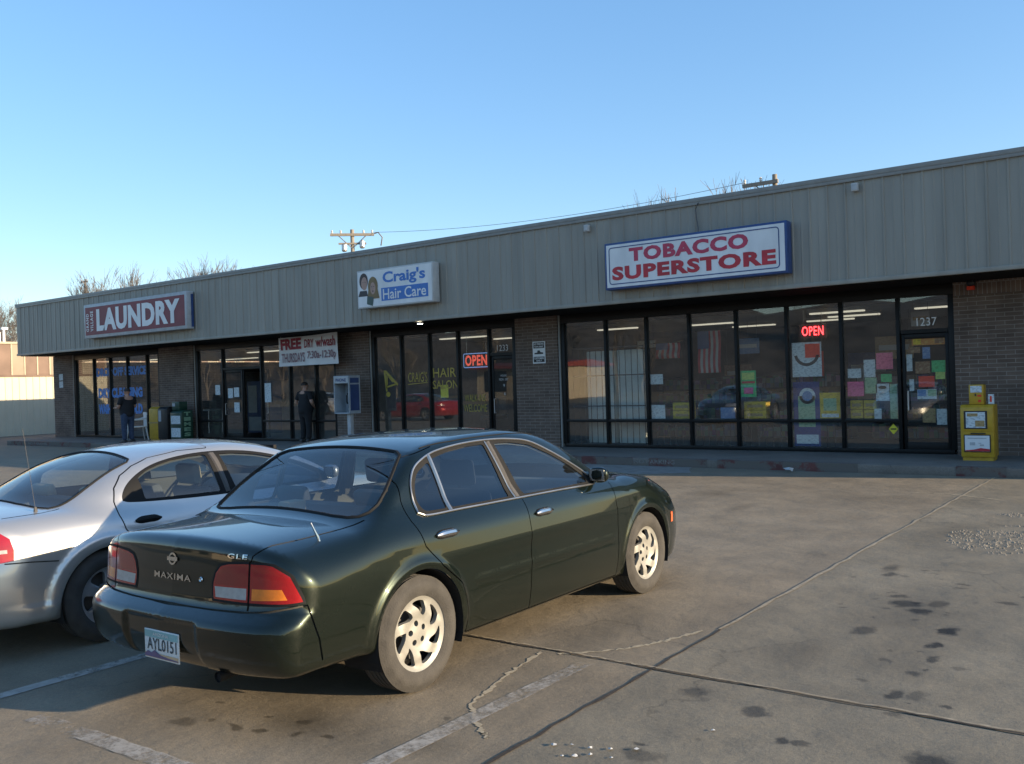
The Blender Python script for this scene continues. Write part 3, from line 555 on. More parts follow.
for i, (x, y) in enumerate([(-9.6, 20.9), (-7.0, 20.9), (-4.4, 20.9), (-1.6, 20.9)]):
    t = thing('shelf_unit', ['dark shelf unit of goods behind the second and third panes', 'dark shelf unit of goods behind the middle panes', 'dark shelf unit of goods behind the paper covered pane', 'dark shelf unit of goods behind the shop door'][i], 'shelf', (x, y, .162), 0, 'shelf units in the tobacco shop')
    b = MB(); b.box(-1.1, 1.1, .2, .24, .04, 1.5)
    for z in (.05, .45, .85, 1.2, 1.5): b.box(-1.1, 1.1, -.22, .2, z, z+.02)
    b.build('shelves', 'inner_dark', t); b = MB(); rr = random.Random(i)
    for z in (.07, .47, .87, 1.22):
        xx = -1.08
        while xx < .95: w = rr.uniform(.1, .3); b.box(xx, xx+w-.015, -.2, .18, z, z+rr.uniform(.16, .31)); xx += w
    b.build('goods', 'goods', t)
t = thing('vending_machine', 'tall drinks cooler with a dark blue front inside the tobacco shop', 'cooler', (-6.3, 23.6, .162)); b = MB(); b.box(-.5, .5, 0, .7, 0, 2.0); b.build('cooler_body', 'paper_navy', t, bevel=.02); b = MB(); b.box(-.42, .42, -.01, -.003, .3, 1.7); b.build('front_panel', 'blue_grey', t)
for i, (x, y, z, w, h, m, lab) in enumerate([(-7.95, 19.9, 2.35, .55, .35, 'paper_blue', 'dark blue price board hung inside the fifth pane'), (-5.1, 21.2, 2.2, .8, .5, 'paper_tan', 'tan advertising board hung deep inside the paper covered pane'), (-4.2, 19.6, 2.72, .35, .3, 'dull_white', 'pale square board hung inside above the shop door'), (-10.9, 20.6, 2.55, .5, .18, 'paper_white', 'small pale board hung inside the leftmost pane'), (-6.6, 20.4, 1.9, .4, .55, 'paper_red', 'red advertising board inside behind the white arc poster'), (-8.9, 21.6, 1.75, .7, .4, 'paper_brown', 'brown advertising board inside behind the fourth pane')]):
    t = thing('hanging_board', lab, 'board', (x, y, z)); b = MB(); b.box(-w/2, w/2, 0, .02, -h/2, h/2); b.build('board_panel', m, t)
    b = MB(); b.box(-w*.4, w*.4, -.006, -.002, -h*.12, h*.12); b.build('printed_band', 'dull_white' if m != 'dull_white' else 'paper_tan', t)
    b = MB(); b.tube([(-w*.4, .01, h/2), (-w*.4, .01, 3.03-z)], .004, 4); b.build('cord', 'wire', t); b = MB(); b.tube([(w*.4, .01, h/2), (w*.4, .01, 3.03-z)], .004, 4); b.build('cord', 'wire', t)
# hanging flags
def flag(label, x, y, z, w, h, vertical):
    t = thing('hanging_flag', label, 'flag', (x, y, z)); n = 9
    for k, m in ((0, 'sign_red'), (1, 'dull_white')):
        b = MB()
        for i in range(k, n, 2):
            a, c = (i/n-.5)*w, ((i+1)/n-.5)*w
            for j in range(6):
                za, zb = -h*j/6, -h*(j+1)/6; ya, yb = .03*math.sin(j), .03*math.sin(j+1)
                b.quad((a, ya, za), (c, ya, za), (c, yb, zb), (a, yb, zb))
        b.build('stripe_cloth', m, t)
    b = MB(); b.box(-w*.5, w*.0, -.012, -.008, -h*.42, 0); b.build('canton', 'sign_blue', t)
    b = MB(); b.tube([(-w*.6, 0, .01), (w*.6, 0, .01)], .012, 5); b.build('rod', 'black', t)
flag('red and white striped flag hung upright inside the fourth pane of the tobacco shop', -8.66, 19.4, 2.72, .55, .95, True)
flag('small red flag hung inside behind the third pane of the tobacco shop', -9.72, 19.45, 2.5, .62, .36, True)
# neon signs
def neon(label, x0, x1, z0, z1, m, bold, border=None):
    cx, cz = (x0+x1)/2, (z0+z1)/2
    t = thing('open_sign', label, 'neon sign', (cx, WY+.06, cz)); b = MB(); text(b, 'OPEN', x0-cx+.06, x1-cx-.06, z0-cz+.05, z1-cz-.05, 0, bold=bold, spacing=1.1); b.build('lettering', m, t)
    b = MB(); b.box(x0-cx, x1-cx, .02, .028, z0-cz, z1-cz); b.build('backing', 'inner_dark', t)
    b = MB()
    for xx in (x0-cx+.1, x1-cx-.1): b.tube([(xx, .02, z1-cz), (xx, .02, 3.0-cz)], .004, 4)
    b.build('chain', 'steel', t)
    if border: b = MB(); ring(b, x0-cx, x1-cx, z0-cz, z1-cz, .022, .0, .05); b.build('border_tube', border, t)
neon('red neon OPEN sign glowing inside the tobacco shop', -6.10, -5.56, 2.38, 2.66, 'neon_red', .0)
neon('red and blue lit OPEN sign in the hair salon window', -14.72, -13.90, 2.09, 2.46, 'neon_soft', .03, 'neon_blue')
# lettering and decals on the glass
def decal(name, label, parts, cat='window lettering'):
    t = thing(name, label, cat, (0, WY-.003, 0))
    for pn, m, items in parts:
        for it in items:
            b = MB()
            if isinstance(it, str): pass
            elif isinstance(it[0], str): text(b, it[0], it[1], it[2], it[3], it[4], 0, bold=it[5] if len(it) > 5 else 0, rot=False)
            else: b.add([(p[0], 0, p[1]) for p in it], [tuple(range(len(it)))])
            b.build(pn, m, t)
    return t
decal('shop_number', 'pale 1237 numerals over the tobacco shop door', [('numerals', 'white', [('1237', -3.90, -3.56, 2.49, 2.64)])], 'number')
decal('shop_number', 'pale 1233 numerals over the hair salon door', [('numerals', 'dull_white', [('1233', -13.58, -13.25, 2.47, 2.62)])], 'number')
decal('shop_number', 'faint 1231 numerals over the laundry door', [('numerals', 'cab_grey', [('1231', -23.95, -23.6, 2.60, 2.74)])], 'number')
decal('laundry_lettering', 'blue painted service lettering across the far left laundry window', [('lettering', 'win_blue', [('DROP OFF SERVICE', -32.05, -28.82, 2.36, 2.68, .06), ('DRY CLEANING', -31.95, -29.1, 1.58, 1.94, .06), ('WASH', -31.95, -31.15, 1.0, 1.36, .07), ('FOLD', -30.0, -29.12, 1.0, 1.36, .07)])])
gold = [('CRAIG\'S', -16.58, -15.90, 1.78, 2.04, .0), ('HAIR', -15.70, -14.92, 1.88, 2.12, .01), ('SALON', -15.72, -14.86, 1.58, 1.80, .01), ('WALK-INS', -14.66, -14.0, 1.24, 1.42), ('WELCOME', -14.70, -13.95, .98, 1.17)]
sc = []
def bar(a, c, w):
    dx, dz = c[0]-a[0], c[1]-a[1]; l = math.hypot(dx, dz); nx, nz = -dz/l*w/2, dx/l*w/2; sc.append([(a[0]-nx, a[1]-nz), (c[0]-nx, c[1]-nz), (c[0]+nx, c[1]+nz), (a[0]+nx, a[1]+nz)])
bar((-17.45, 2.12), (-17.38, 1.55), .06); bar((-17.42, 2.10), (-16.97, 1.72), .07); bar((-17.36, 2.0), (-17.36, 1.72), .05); bar((-17.4, 1.66), (-17.05, 1.74), .05); bar((-17.3, 1.95), (-17.15, 1.80), .04)
sc.append([(-17.33+.08*math.cos(a), 1.47+.07*math.sin(a)) for a in [i*math.pi/8 for i in range(16)]]); bar((-16.6, 1.72), (-15.9, 1.76), .02)
decal('salon_lettering', 'gold HAIR SALON lettering and scissors emblem on the salon window', [('lettering', 'gold', gold), ('emblem', 'gold', sc)])
decal('door_lettering', 'small white lettering on the dark salon door', [('lettering', 'dull_white', [('HOURS', -13.50, -13.32, 1.84, 1.89), ('MON - SAT', -13.55, -13.27, 1.74, 1.80), ('9', -13.43, -13.38, 1.58, 1.66), ('6', -13.41, -13.36, 1.38, 1.46)])])
poster('bright yellow paper under the gold lettering in the salon window', 'paper_bright_yellow', -15.48, 1.35, -15.22, 1.68, group='papers in the salon window')
for i, (x0, z0, x1, z1, lab) in enumerate([(-24.30, 1.47, -24.05, 1.78, 'upper left white notice on the laundry door'), (-24.0, 1.50, -23.74, 1.80, 'upper right white notice on the laundry door'), (-24.0, 1.02, -23.74, 1.33, 'lowest white notice on the laundry door'), (-24.95, 1.58, -24.7, 1.9, 'white notice in the pane left of the laundry door'), (-22.5, 1.32, -22.2, 1.9, 'tall white notice in the pane right of the laundry door')]):
    poster(lab, 'paper_white', x0, z0, x1, z1, y=WY-.018, group='white notices at the laundry entrance')
# laundry room: dryers, cooler
for i in range(8):
    t = thing('dryer', 'white coin dryer with a round door along the laundry back wall', 'dryer', (-33.4+i*1.9, 27.6, .162), 0, 'coin dryers along the laundry wall')
    if i == 0 or True:
        b = MB(); b.box(-.42, .42, 0, 1.1, 0, 1.95); b.build('dryer_body', 'dull_white', t, bevel=.02)
        b = MB(); b.lathe([(-.03, .20), (-.04, .30), (-.002, .32)], 20, 'y', (0, 0, 1.1)); b.build('round_door', 'steel', t, smooth=True); b = MB(); b.lathe([(-.032, .001), (-.034, .2)], 20, 'y', (0, 0, 1.1)); b.build('door_window', 'black', t)
t = thing('vending_machine', 'blue and grey vending machine just inside the laundry door', 'vending machine', (-26.2, 20.4, .162)); b = MB(); b.box(-.45, .45, 0, .8, 0, 1.85); b.build('machine_body', 'phone_blue', t, bevel=.02); b = MB(); b.box(-.36, .1, -.012, -.003, .75, 1.7); b.build('front_panel', 'cab_grey', t); b = MB(); b.box(-.36, .36, -.012, -.003, .12, .6); b.build('lower_panel', 'blue_grey', t)
t = thing('folding_table', 'grey folding table behind the laundry window', 'table', (-30.5, 21.0, .162)); b = MB(); b.box(-1.4, 1.4, -.4, .4, .82, .87); b.build('table_top', 'cab_grey', t, bevel=.01)
for sx in (-1.2, 1.2):
    for sy in (-.3, .3): b = MB(); b.box(sx-.03, sx+.03, sy-.03, sy+.03, 0, .82); b.build('leg', 'steel', t)
t = thing('salon_chair', 'dark padded styling chair inside the hair salon', 'chair', (-15.6, 20.3, .162)); b = MB(); b.box(-.28, .28, -.28, .28, .5, .62); b.build('seat', 'black', t, bevel=.03); b = MB(); b.box(-.27, .27, .24, .33, .6, 1.15); b.build('backrest', 'black', t, bevel=.03); b = MB(); b.lathe([(0, .3), (.03, .28), (.05, .05), (.5, .04)], 16, 'z'); b.build('pedestal', 'steel', t)

# ------------------------------------------------------------------ wall fittings
t = thing('wall_sign', 'white no parking sign on the brick pier left of the tobacco window', 'sign', (-12.27, WY-.095, 2.12)); b = MB(); b.box(-.18, .18, 0, .008, 0, .52); b.build('sign_plate', 'white', t)
b = MB(); b.box(-.155, .155, -.003, -.0005, .36, .50); b.build('dark_panel', 'black', t); b = MB(); b.box(-.155, .155, -.003, -.0005, .03, .16); b.build('dark_panel', 'black', t)
b = MB(); text(b, 'NO PARKING', -.14, .14, .44, .485, -.005, bold=.02); text(b, 'TOW AWAY', -.13, .13, .375, .42, -.005, bold=.02); text(b, 'CUSTOMERS', -.14, .14, .10, .145, -.005, bold=.02); text(b, 'ONLY', -.08, .08, .045, .085, -.005, bold=.02); b.build('lettering', 'white', t)
b = MB(); b.prism([(-.13, .22), (.12, .22), (.12, .255), (.04, .27), (.02, .31), (-.04, .31), (-.05, .26), (-.13, .25)], -.003, -.0005, 'y'); b.build('tow_truck_mark', 'black', t)
for z, lab in ((2.30, 'upper small pale notice on the far left brick pier'), (2.02, 'lower small pale notice on the far left brick pier')):
    o = poster(lab, 'paper_white', -34.57, z, -34.29, z+.24, y=WY-.09, name='wall_notice', group='small notices on the far left pier')
t = thing('alarm_bell', 'small dark alarm lamp with an orange base high on the right brick wall', 'alarm', (-2.96, WY-.09, 3.14)); b = MB(); b.lathe([(0, .07), (-.06, .07), (-.09, .04), (-.1, .001)], 14, 'y', (0, 0, .06)); b.build('bell_cover', 'black', t, smooth=True); b = MB(); b.box(-.06, .06, -.07, 0, -.07, -.005); b.build('orange_base', 'paper_red', t)

# ------------------------------------------------------------------ newspaper boxes
t = thing('newspaper_box', 'bright yellow newspaper box with a newspaper behind its window beside the tobacco shop door', 'newspaper box', (-2.76, 16.72, .15))
b = MB(); b.prism([(0, .06), (.44, .06), (.44, .93), (.06, .93), (.0, .88)], -.25, .25, 'x'); b.build('box_body', 'yellow_paint', t, bevel=.015)
b = MB(); b.box(-.23, .23, .03, .42, 0, .06); b.build('foot_plinth', 'yellow_paint', t)
b = MB(); b.box(-.235, .235, -.012, -.002, .49, .87); b.build('door', 'yellow_paint', t, bevel=.004)
b = MB(); b.box(-.19, .16, -.018, -.013, .53, .83); b.build('window_rim', 'black', t); b = MB(); b.box(-.16, .13, -.024, -.019, .55, .81); b.build('newspaper', 'paper_white', t); b = MB(); b.box(-.02, .12, -.028, -.025, .57, .67); b.box(-.14, .02, -.028, -.025, .74, .79); b.build('newspaper_print', 'paper_tan', t)
b = MB(); b.box(-.20, .20, -.012, -.003, .145, .435); b.build('placard_frame', 'black', t); b = MB(); b.box(-.185, .185, -.018, -.013, .16, .42); b.build('placard', 'white', t)
b = MB(); b.prism([(-.185, .162), (.185, .162), (.185, .20), (.05, .215), (-.05, .19), (-.185, .175)], -.022, -.019, 'y'); b.build('red_swoosh', 'sign_red', t); b = MB(); b.box(-.11, -.03, -.022, -.019, .26, .31); b.box(.04, .10, -.022, -.019, .25, .275); b.box(.02, .06, -.022, -.019, .29, .30); b.box(-.14, .14, -.0215, -.019, .37, .385); b.build('placard_print', 'cab_grey', t)
b = MB(); b.tube([(-.09, -.012, .455), (-.09, -.03, .455), (.12, -.03, .455), (.12, -.012, .455)], .010, 6); b.build('handle', 'black', t)
t = thing('brochure_box', 'small yellow brochure box standing on top of the yellow newspaper box', 'brochure box', (-2.77, 16.80, 1.083)); b = MB(); b.box(-.11, .11, 0, .26, 0, .33); b.build('box_body', 'yellow_paint', t, bevel=.012); b = MB(); b.box(-.085, .085, -.006, -.002, .2, .31); b.build('window', 'paper_white', t); b = MB(); b.box(.03, .07, -.006, -.002, .04, .08); b.box(.02, .08, -.006, -.002, .13, .16); b.build('coin_plate', 'paper_red', t); b = MB(); b.box(-.02, .0, -.006, -.002, .14, .18); b.build('knob', 'black', t)
poster('small white and red price tag propped on the yellow newspaper box', 'paper_white', -2.60, 1.09, -2.51, 1.25, y=16.85, name='price_tag', group='price tag', extra=[('paper_red', .3, .2, .6, .8)])
def newsbox(label, x, w, h, m, win=True, y=17.15):
    t = thing('newspaper_box', label, 'newspaper box', (x, y, .15)); b = MB(); b.prism([(0, .05), (.42, .05), (.42, h), (.1, h), (0, h-.08)], -w/2, w/2, 'x'); b.build('box_body', m, t, bevel=.015)
    b = MB(); b.box(-w/2+.03, w/2-.03, .04, .38, 0, .05); b.build('foot_plinth', m, t)
    if win:
        b = MB(); b.box(-w/2+.06, w/2-.06, -.010, -.003, h*.55, h*.82); b.build('window', 'paper_white', t); b = MB(); b.box(-w/2+.06, w/2-.06, -.010, -.003, h*.12, h*.42); b.build('placard', 'paper_white', t)
    return t
t = newsbox('yellow newspaper box beside the white plastic chair', -27.30, .52, 1.10, 'yellow_paint', False); b = MB(); b.box(-.27, .27, -.014, -.002, .56, .60); b.build('seam', 'paper_tan', t)
t = newsbox('black newspaper box between the yellow and green ones', -26.80, .52, 1.10, 'black', False); b = MB(); b.box(-.2, -.05, -.01, -.003, .62, .98); b.build('window', 'blue_grey', t)
t = newsbox('dark green newspaper box with white papers and pale letters down its side', -26.05, .62, .98, 'dark_green')
for i, ch in enumerate('TIMES'):
    pv, pf = text_pts(ch, .09, .33, .80-i*.165, .92-i*.165, bold=.05); b = MB(); b.add([(.314, a, c) for a, c in pv], pf); b.build('side_letter', 'pale_green', t)
t = thing('brochure_box', 'small dark green box on top of the green newspaper box', 'brochure box', (-26.12, 17.2, 1.135)); b = MB(); b.box(-.2, .2, 0, .3, 0, .27); b.build('box_body', 'dark_green', t, bevel=.012); b = MB(); b.box(-.17, -.02, -.006, -.002, .12, .22); b.build('window', 'blue_grey', t)
# plastic chair
t = thing('plastic_chair', 'white plastic garden chair between the standing man and the yellow box', 'chair', (-28.2, 17.1, .15), R(-20))
b = MB(); b.box(-.24, .24, -.22, .24, .41, .44); b.build('seat', 'plastic_white', t, bevel=.012)
b = MB()
for i in range(5): b.prism([(-.2+i*.085, .44), (-.14+i*.085, .44), (-.145+i*.087, .84), (-.205+i*.087, .84)], .225, .245, 'y')
b.prism([(-.24, .80), (.24, .80), (.2, .88), (-.2, .88)], .22, .25, 'y'); b.build('backrest', 'plastic_white', t, bevel=.006)
for sx in (-1, 1):
    for sy in (-1, 1): b = MB(); b.tube([(sx*.26, sy*.25+.01, 0), (sx*.21, sy*.2+.01, .41)], [.018, .026], 6); b.build('leg', 'plastic_white', t, smooth=True)
    b = MB(); b.tube([(sx*.23, -.2, .42), (sx*.26, -.22, .64), (sx*.26, .1, .66), (sx*.23, .23, .70)], .022, 6); b.build('armrest', 'plastic_white', t, smooth=True)
t.scale = (1.15, 1.15, 1.05)
# pay phone
t = thing('pay_phone', 'pay phone shelter in pale grey and blue on a post by the brick pier', 'pay phone', (-18.2, 17.0, .15))
b = MB(); b.box(.07, .19, .12, .24, 0, .85); b.box(-.03, .29, .04, .34, 0, .012); b.build('post', 'cab_grey', t, bevel=.004)
b = MB(); b.box(-.29, -.265, 0, .42, .84, 1.83); b.box(.265, .29, 0, .42, .84, 1.83); b.box(-.265, .265, .395, .42, .84, 1.83); b.box(-.29, .29, 0, .42, 1.83, 1.86); b.box(-.265, .265, .0, .395, .84, .87); b.build('shell', 'blue_grey', t)
b = MB(); b.box(-.264, .264, -.006, .02, 1.66, 1.829); b.build('header_panel', 'cab_grey', t); b = MB(); text(b, 'PHONE', -.2, .2, 1.70, 1.79, -.010, bold=.03); b.build('lettering', 'phone_blue', t)
b = MB(); b.box(.2905, .296, .05, .37, .92, 1.62); b.build('side_panel', 'phone_blue', t); b = MB(); b.box(.2905, .296, .05, .37, 1.66, 1.80); b.build('side_header', 'phone_blue', t)
b = MB(); b.box(-.02, .2, .25, .394, .98, 1.5); b.build('phone_body', 'black', t, bevel=.01); b = MB(); b.box(.03, .15, .243, .249, 1.2, 1.34); b.build('keypad', 'steel', t); b = MB(); b.tube([(-.0, .23, 1.1), (-.02, .21, 1.15), (-.02, .21, 1.33), (0, .23, 1.38)], [.03, .02, .02, .03], 8); b.build('handset', 'black', t, smooth=True)
# litter scraps
rr = random.Random(11)
for i in range(11):
    x, y = [(-2.20, 3.50), (-2.15, 3.60), (-2.25, 3.45), (-2.24, 3.56), (-2.30, 3.42), (-2.1, 3.52), (-2.33, 3.55), (-2.05, 3.66), (-5.5, 15.45), (-2.4, 3.5), (-1.85, 4.05)][i]; s = .09 if i == 8 else rr.uniform(.008, .016)
    b = MB(); k = 6; b.add([(s*math.cos(2*math.pi*j/k)*rr.uniform(.6, 1.3), s*math.sin(2*math.pi*j/k)*rr.uniform(.6, 1.3), rr.uniform(.004, s*.7)) for j in range(k)]+[(0, 0, s*.9)], [(j, (j+1) % k, k) for j in range(k)])
    o = b.build('litter_scrap', 'dull_white', loc=(x, y, .001)); o.data.materials[0] = M['dull_white']; tag(o, 'crumpled white paper scrap in the gutter below the tobacco window' if i == 8 else 'tiny white scrap on the pavement at the bottom edge of the view', 'litter', None if i == 8 else 'tiny white scraps on the pavement')
# gravel spill
mat('gravel', (.235, .205, .16), .9, var=.4, scale=9); b = MB()
for i in range(950):
    while True:
        x, y = rr.uniform(-2.3, -.7), rr.uniform(9.1, 12.2); d = ((x+1.42)/.55)**2+((y-10.1)/.9)**2; d2 = ((x+1.25)/.5)**2+((y-11.75)/.22)**2
        if (d < 1 and rr.random() < 1-.55*d and not (abs(y-10.75-(x+1.5)*.3) < .16)) or d2 < 1: break
    s = rr.uniform(.004, .016); k = 5; a0 = rr.random()*6
    b.add([(x+s*math.cos(a0+2*math.pi*j/k)*rr.uniform(.7, 1.2), y+s*math.sin(a0+2*math.pi*j/k)*rr.uniform(.7, 1.2), 0) for j in range(k)]+[(x, y, s*rr.uniform(.7, 1.2))], [(j, (j+1) % k, k) for j in range(k)])
tag(b.build('gravel', 'gravel'), 'scattered patch of pale gravel on the lot', None, None, 'stuff')

# ------------------------------------------------------------------ people
def skin(name, V, E, m, parent, sub=2, root=0):
    me = bpy.data.meshes.new(name); me.from_pydata([v[:3] for v in V], E, []); o = bpy.data.objects.new(name, me); COL.objects.link(o)
    md = o.modifiers.new('Skin', 'SKIN'); md.use_smooth_shade = True
    for i, v in enumerate(V):
        sv = me.skin_vertices[0].data[i]; r = v[3]; sv.radius = (r, r) if not isinstance(r, tuple) else r; sv.use_root = (i == root)
    s = o.modifiers.new('Sub', 'SUBSURF'); s.levels = s.render_levels = sub
    bpy.context.view_layer.update(); me2 = bpy.data.meshes.new_from_object(o.evaluated_get(bpy.context.evaluated_depsgraph_get())); bpy.data.objects.remove(o); bpy.data.meshes.remove(me)
    me2.name = name; me2.materials.clear(); me2.materials.append(M[m]); o = bpy.data.objects.new(name, me2); COL.objects.link(o); o.parent = parent; return o
def hand(V, E, wrist, d, side, cup=.4):   # palm, four fingers and a thumb grown from the wrist vertex
    w = Vector(V[wrist][:3]); d = Vector(d).normalized(); s = Vector(side).normalized(); n = d.cross(s)
    pi = len(V); V.append((*(w+d*.055), .030)); E.append((wrist, pi)); 
    for k, (o, l) in enumerate(((-.030, .070), (-.010, .080), (.010, .075), (.030, .060))):
        a = w+d*.085+s*o; i = len(V); V.append((*a, .011)); E.append((pi, i)); V.append((*(a+d*l*.5+n*l*.12*cup), .0095)); E.append((i, i+1)); V.append((*(a+d*l*.85+n*l*.5*cup), .008)); E.append((i+1, i+2))
    i = len(V); V.append((*(w+d*.04-s*.04), .012)); E.append((pi, i)); V.append((*(w+d*.075-s*.058+n*.02), .010)); E.append((i, i+1))
def person(label, loc, rz, arms, belly=0., head_turn=0., shirt='black_cloth', trousers='denim'):
    # local: faces -Y, feet at z = 0, height 1.74
    t = thing('person', label, 'person', loc, rz)
    V = [(0, .0, .93, (.155+belly*.5, .12+belly*.5)), (0, -.01-belly*.3, 1.10, (.15+belly*.6, .115+belly)), (0, .0, 1.28, (.165, .115)), (0, .015, 1.42, (.13, .085)), (0, .01, 1.49, .058), (0, -.012, 1.545, .058), (0, -.02, 1.60, (.078, .088)), (0, -.012, 1.67, (.074, .086)), (0, -.005, 1.72, (.045, .05))]
    E = [(i, i+1) for i in range(8)]
    for sx, (el, wr, hd, sd) in zip((-1, 1), arms):
        i = len(V); V += [(sx*.18, .015, 1.41, .062), (*el, .047), (*wr, .031)]; E += [(3, i), (i, i+1), (i+1, i+2)]; hand(V, E, i+2, hd, sd)
    for sx in (-1, 1):
        i = len(V); V += [(sx*.095, 0, .86, .10), (sx*.10, -.012, .48, .062), (sx*.105, .012, .10, .043), (sx*.115, -.03, .04, .045), (sx*.12, -.15, .025, .034)]; E += [(0, i), (i, i+1), (i+1, i+2), (i+2, i+3), (i+3, i+4)]
    skin('body', V, E, 'skin', t)
    # face
    b = MB()
    b.prism([(-.106, 1.585), (-.128, 1.583), (-.104, 1.625)], -.013, .013, 'x'); b.build('nose', 'skin', t, bevel=.004)
    for sx in (-1, 1):
        b = MB(); b.lathe([(-.012, .002), (-.008, .011), (0, .013), (.008, .011)], 8, 'y', (sx*.03, -.097, 1.622)); b.build('eye', 'dull_white' if False else 'hair_dark', t, smooth=True)
        b = MB(); b.lathe([(-.01, .004), (-.006, .024), (.006, .026), (.012, .01)], 10, 'x', (sx*.082, .01, 1.60)); b.build('ear', 'skin', t, smooth=True)
    b = MB(); b.box(-.022, .022, -.108, -.098, 1.553, 1.561); b.build('mouth', 'sign_red', t)
    b = MB(); n = 18; vs = []; fs = []
    for i in range(10):
        a = (i/9)*1.75
        for j in range(n):
            th = 2*math.pi*j/n; fr = max(0, -math.cos(th)); aa = min(a, 1.75-.75*fr)
            vs.append((.090*math.sin(aa)*math.sin(th), .012+.100*math.sin(aa)*math.cos(th), 1.655+.088*math.cos(aa)))
    for i in range(9):
        for j in range(n): fs.append((i*n+j, i*n+(j+1) % n, (i+1)*n+(j+1) % n, (i+1)*n+j))
    b.add(vs, fs); b.build('hair', 'hair_dark', t, smooth=True)
    # shirt
    V = [(0, 0, .78, (.160, .125)), (0, 0, .87, (.172+belly*.5, .135+belly*.5)), (0, -.01-belly*.3, 1.10, (.168+belly*.6, .132+belly)), (0, .0, 1.28, (.182, .132)), (0, .015, 1.415, (.145, .10)), (0, .012, 1.475, .07)]; E = [(0, 1), (1, 2), (2, 3), (3, 4), (4, 5)]
    for sx, (el, wr, hd, sd) in zip((-1, 1), arms):
        a = Vector((sx*.185, .015, 1.41)); c = a+(Vector(el)-a)*.80; i = len(V); V += [(*a, .078), (*c, .066)]; E += [(4, i), (i, i+1)]
    skin('shirt', V, E, shirt, t)
    V = [(0, 0, 1.06, (.160+belly*.4, .13+belly*.4)), (0, .005, .86, (.165, .125))]; E = [(0, 1)]
    for sx in (-1, 1): i = len(V); V += [(sx*.10, .002, .80, .112), (sx*.102, -.010, .47, .080), (sx*.107, .01, .07, .070)]; E += [(1, i), (i, i+1), (i+1, i+2)]
    skin('trousers', V, E, trousers, t)
    for sx in (-1, 1):
        b = MB(); b.prism([(-.19, 0), (.10, 0), (.10, .06), (.06, .10), (-.02, .10), (-.09, .065), (-.18, .045)], sx*.118-.05, sx*.118+.05, 'x'); b.build('shoe', 'shoe', t, bevel=.018)
    return t
p1 = person('heavy man in black t-shirt and jeans standing side on before the laundry window', (-27.15, 16.15, .15), R(-90), [((-.25, -.03, 1.13), (-.17, -.26, 1.12), (.2, -1, .05), (1, .2, 0)), ((.25, -.03, 1.13), (.17, -.26, 1.12), (-.2, -1, .05), (-1, .2, 0))], belly=.09); p1.scale = (1.15, 1.15, 1.0)
p2 = person('man in dark clothes seen from behind at the laundry glass below the banner', (-20.42, 17.66, .15), R(180), [((-.30, .05, 1.14), (-.17, -.14, 1.02), (.6, -.7, -.2), (.5, .5, .7)), ((.30, .05, 1.14), (.17, -.14, 1.02), (-.6, -.7, -.2), (-.5, .5, .7))], belly=.10, trousers='black_cloth'); p2.scale = (1.15, 1.1, 1.0)

# ------------------------------------------------------------------ poles and wires
def pole(label, x, y, top, arm=1.9, side=0, th=.17):
    t = thing('utility_pole', label, 'utility pole', (x, y, 0)); b = MB(); b.tube([(0, 0, -.1), (0, 0, top*.5), (0, 0, top)], [th, th*.85, th*.72], 10); b.build('pole', 'wood_pole', t, smooth=True)
    b = MB(); x0, x1 = (-arm, arm) if not side else (-arm, .2); b.box(x0, x1, -.2, -.08, top-.42, top-.26); b.build('crossarm', 'wood_pole', t)
    b = MB()
    for sx in ((-1, 1) if not side else (-1,)): b.tube([(sx*.9, -.14, top-.35), (0, -.15, top-1.2)], .03, 4)
    b.build('brace', 'steel', t)
    for xx in ([-arm+.12, -.7, .7, arm-.12] if not side else [-arm+.1, -.6]): b = MB(); b.lathe([(0, .03), (.06, .07), (.11, .05), (.16, .075), (.22, .02)], 8, 'z', (xx, -.14, top-.26)); b.build('insulator', 'insulator', t)
    return t
t = pole('wooden utility pole with a crossarm rising behind the roof above the hair salon', -41.4, 40, 11.5, 1.35); t.rotation_euler.z = R(44)
for dx, dz in ((-.5, -1.15), (.6, -.95)): b = MB(); b.lathe([(0, .12), (.1, .17), (.42, .17), (.5, .06)], 10, 'z', (dx, -.2, 11.5+dz-.25)); b.build('line_fitting', 'steel', t)
b = MB(); b.box(-.85, .85, -.2, -.1, 10.55, 10.66); b.build('crossarm', 'wood_pole', t)
b = MB(); b.tube([(1.3, -.14, 11.2), (1.6, -.1, 11.3), (1.85, 0, 11.0), (1.75, .1, 10.5)], .04, 5); b.build('cable_loop', 'wire', t, smooth=True)
pole('wooden pole top with one side arm behind the roof right of the tobacco sign', -14.46, 40, 10.62, 1.45, 1, .15)
pole('distant thin pole above the left end of the roof', -113.0, 62, 16.6, .8, 0, .14)
def wire(label, a, c, sag, r=.011):
    pts = [(a[0]+(c[0]-a[0])*i/24, a[1]+(c[1]-a[1])*i/24, a[2]+(c[2]-a[2])*i/24-sag*4*(i/24)*(1-i/24)) for i in range(25)]; b = MB(); b.tube(pts, r, 4); tag(b.build('power_line', 'wire', smooth=True), label, 'wire')
wire('thin power line between the two utility poles above the roof', (-40.4, 40.8, 11.3), (-15.8, 39.9, 10.45), .5)

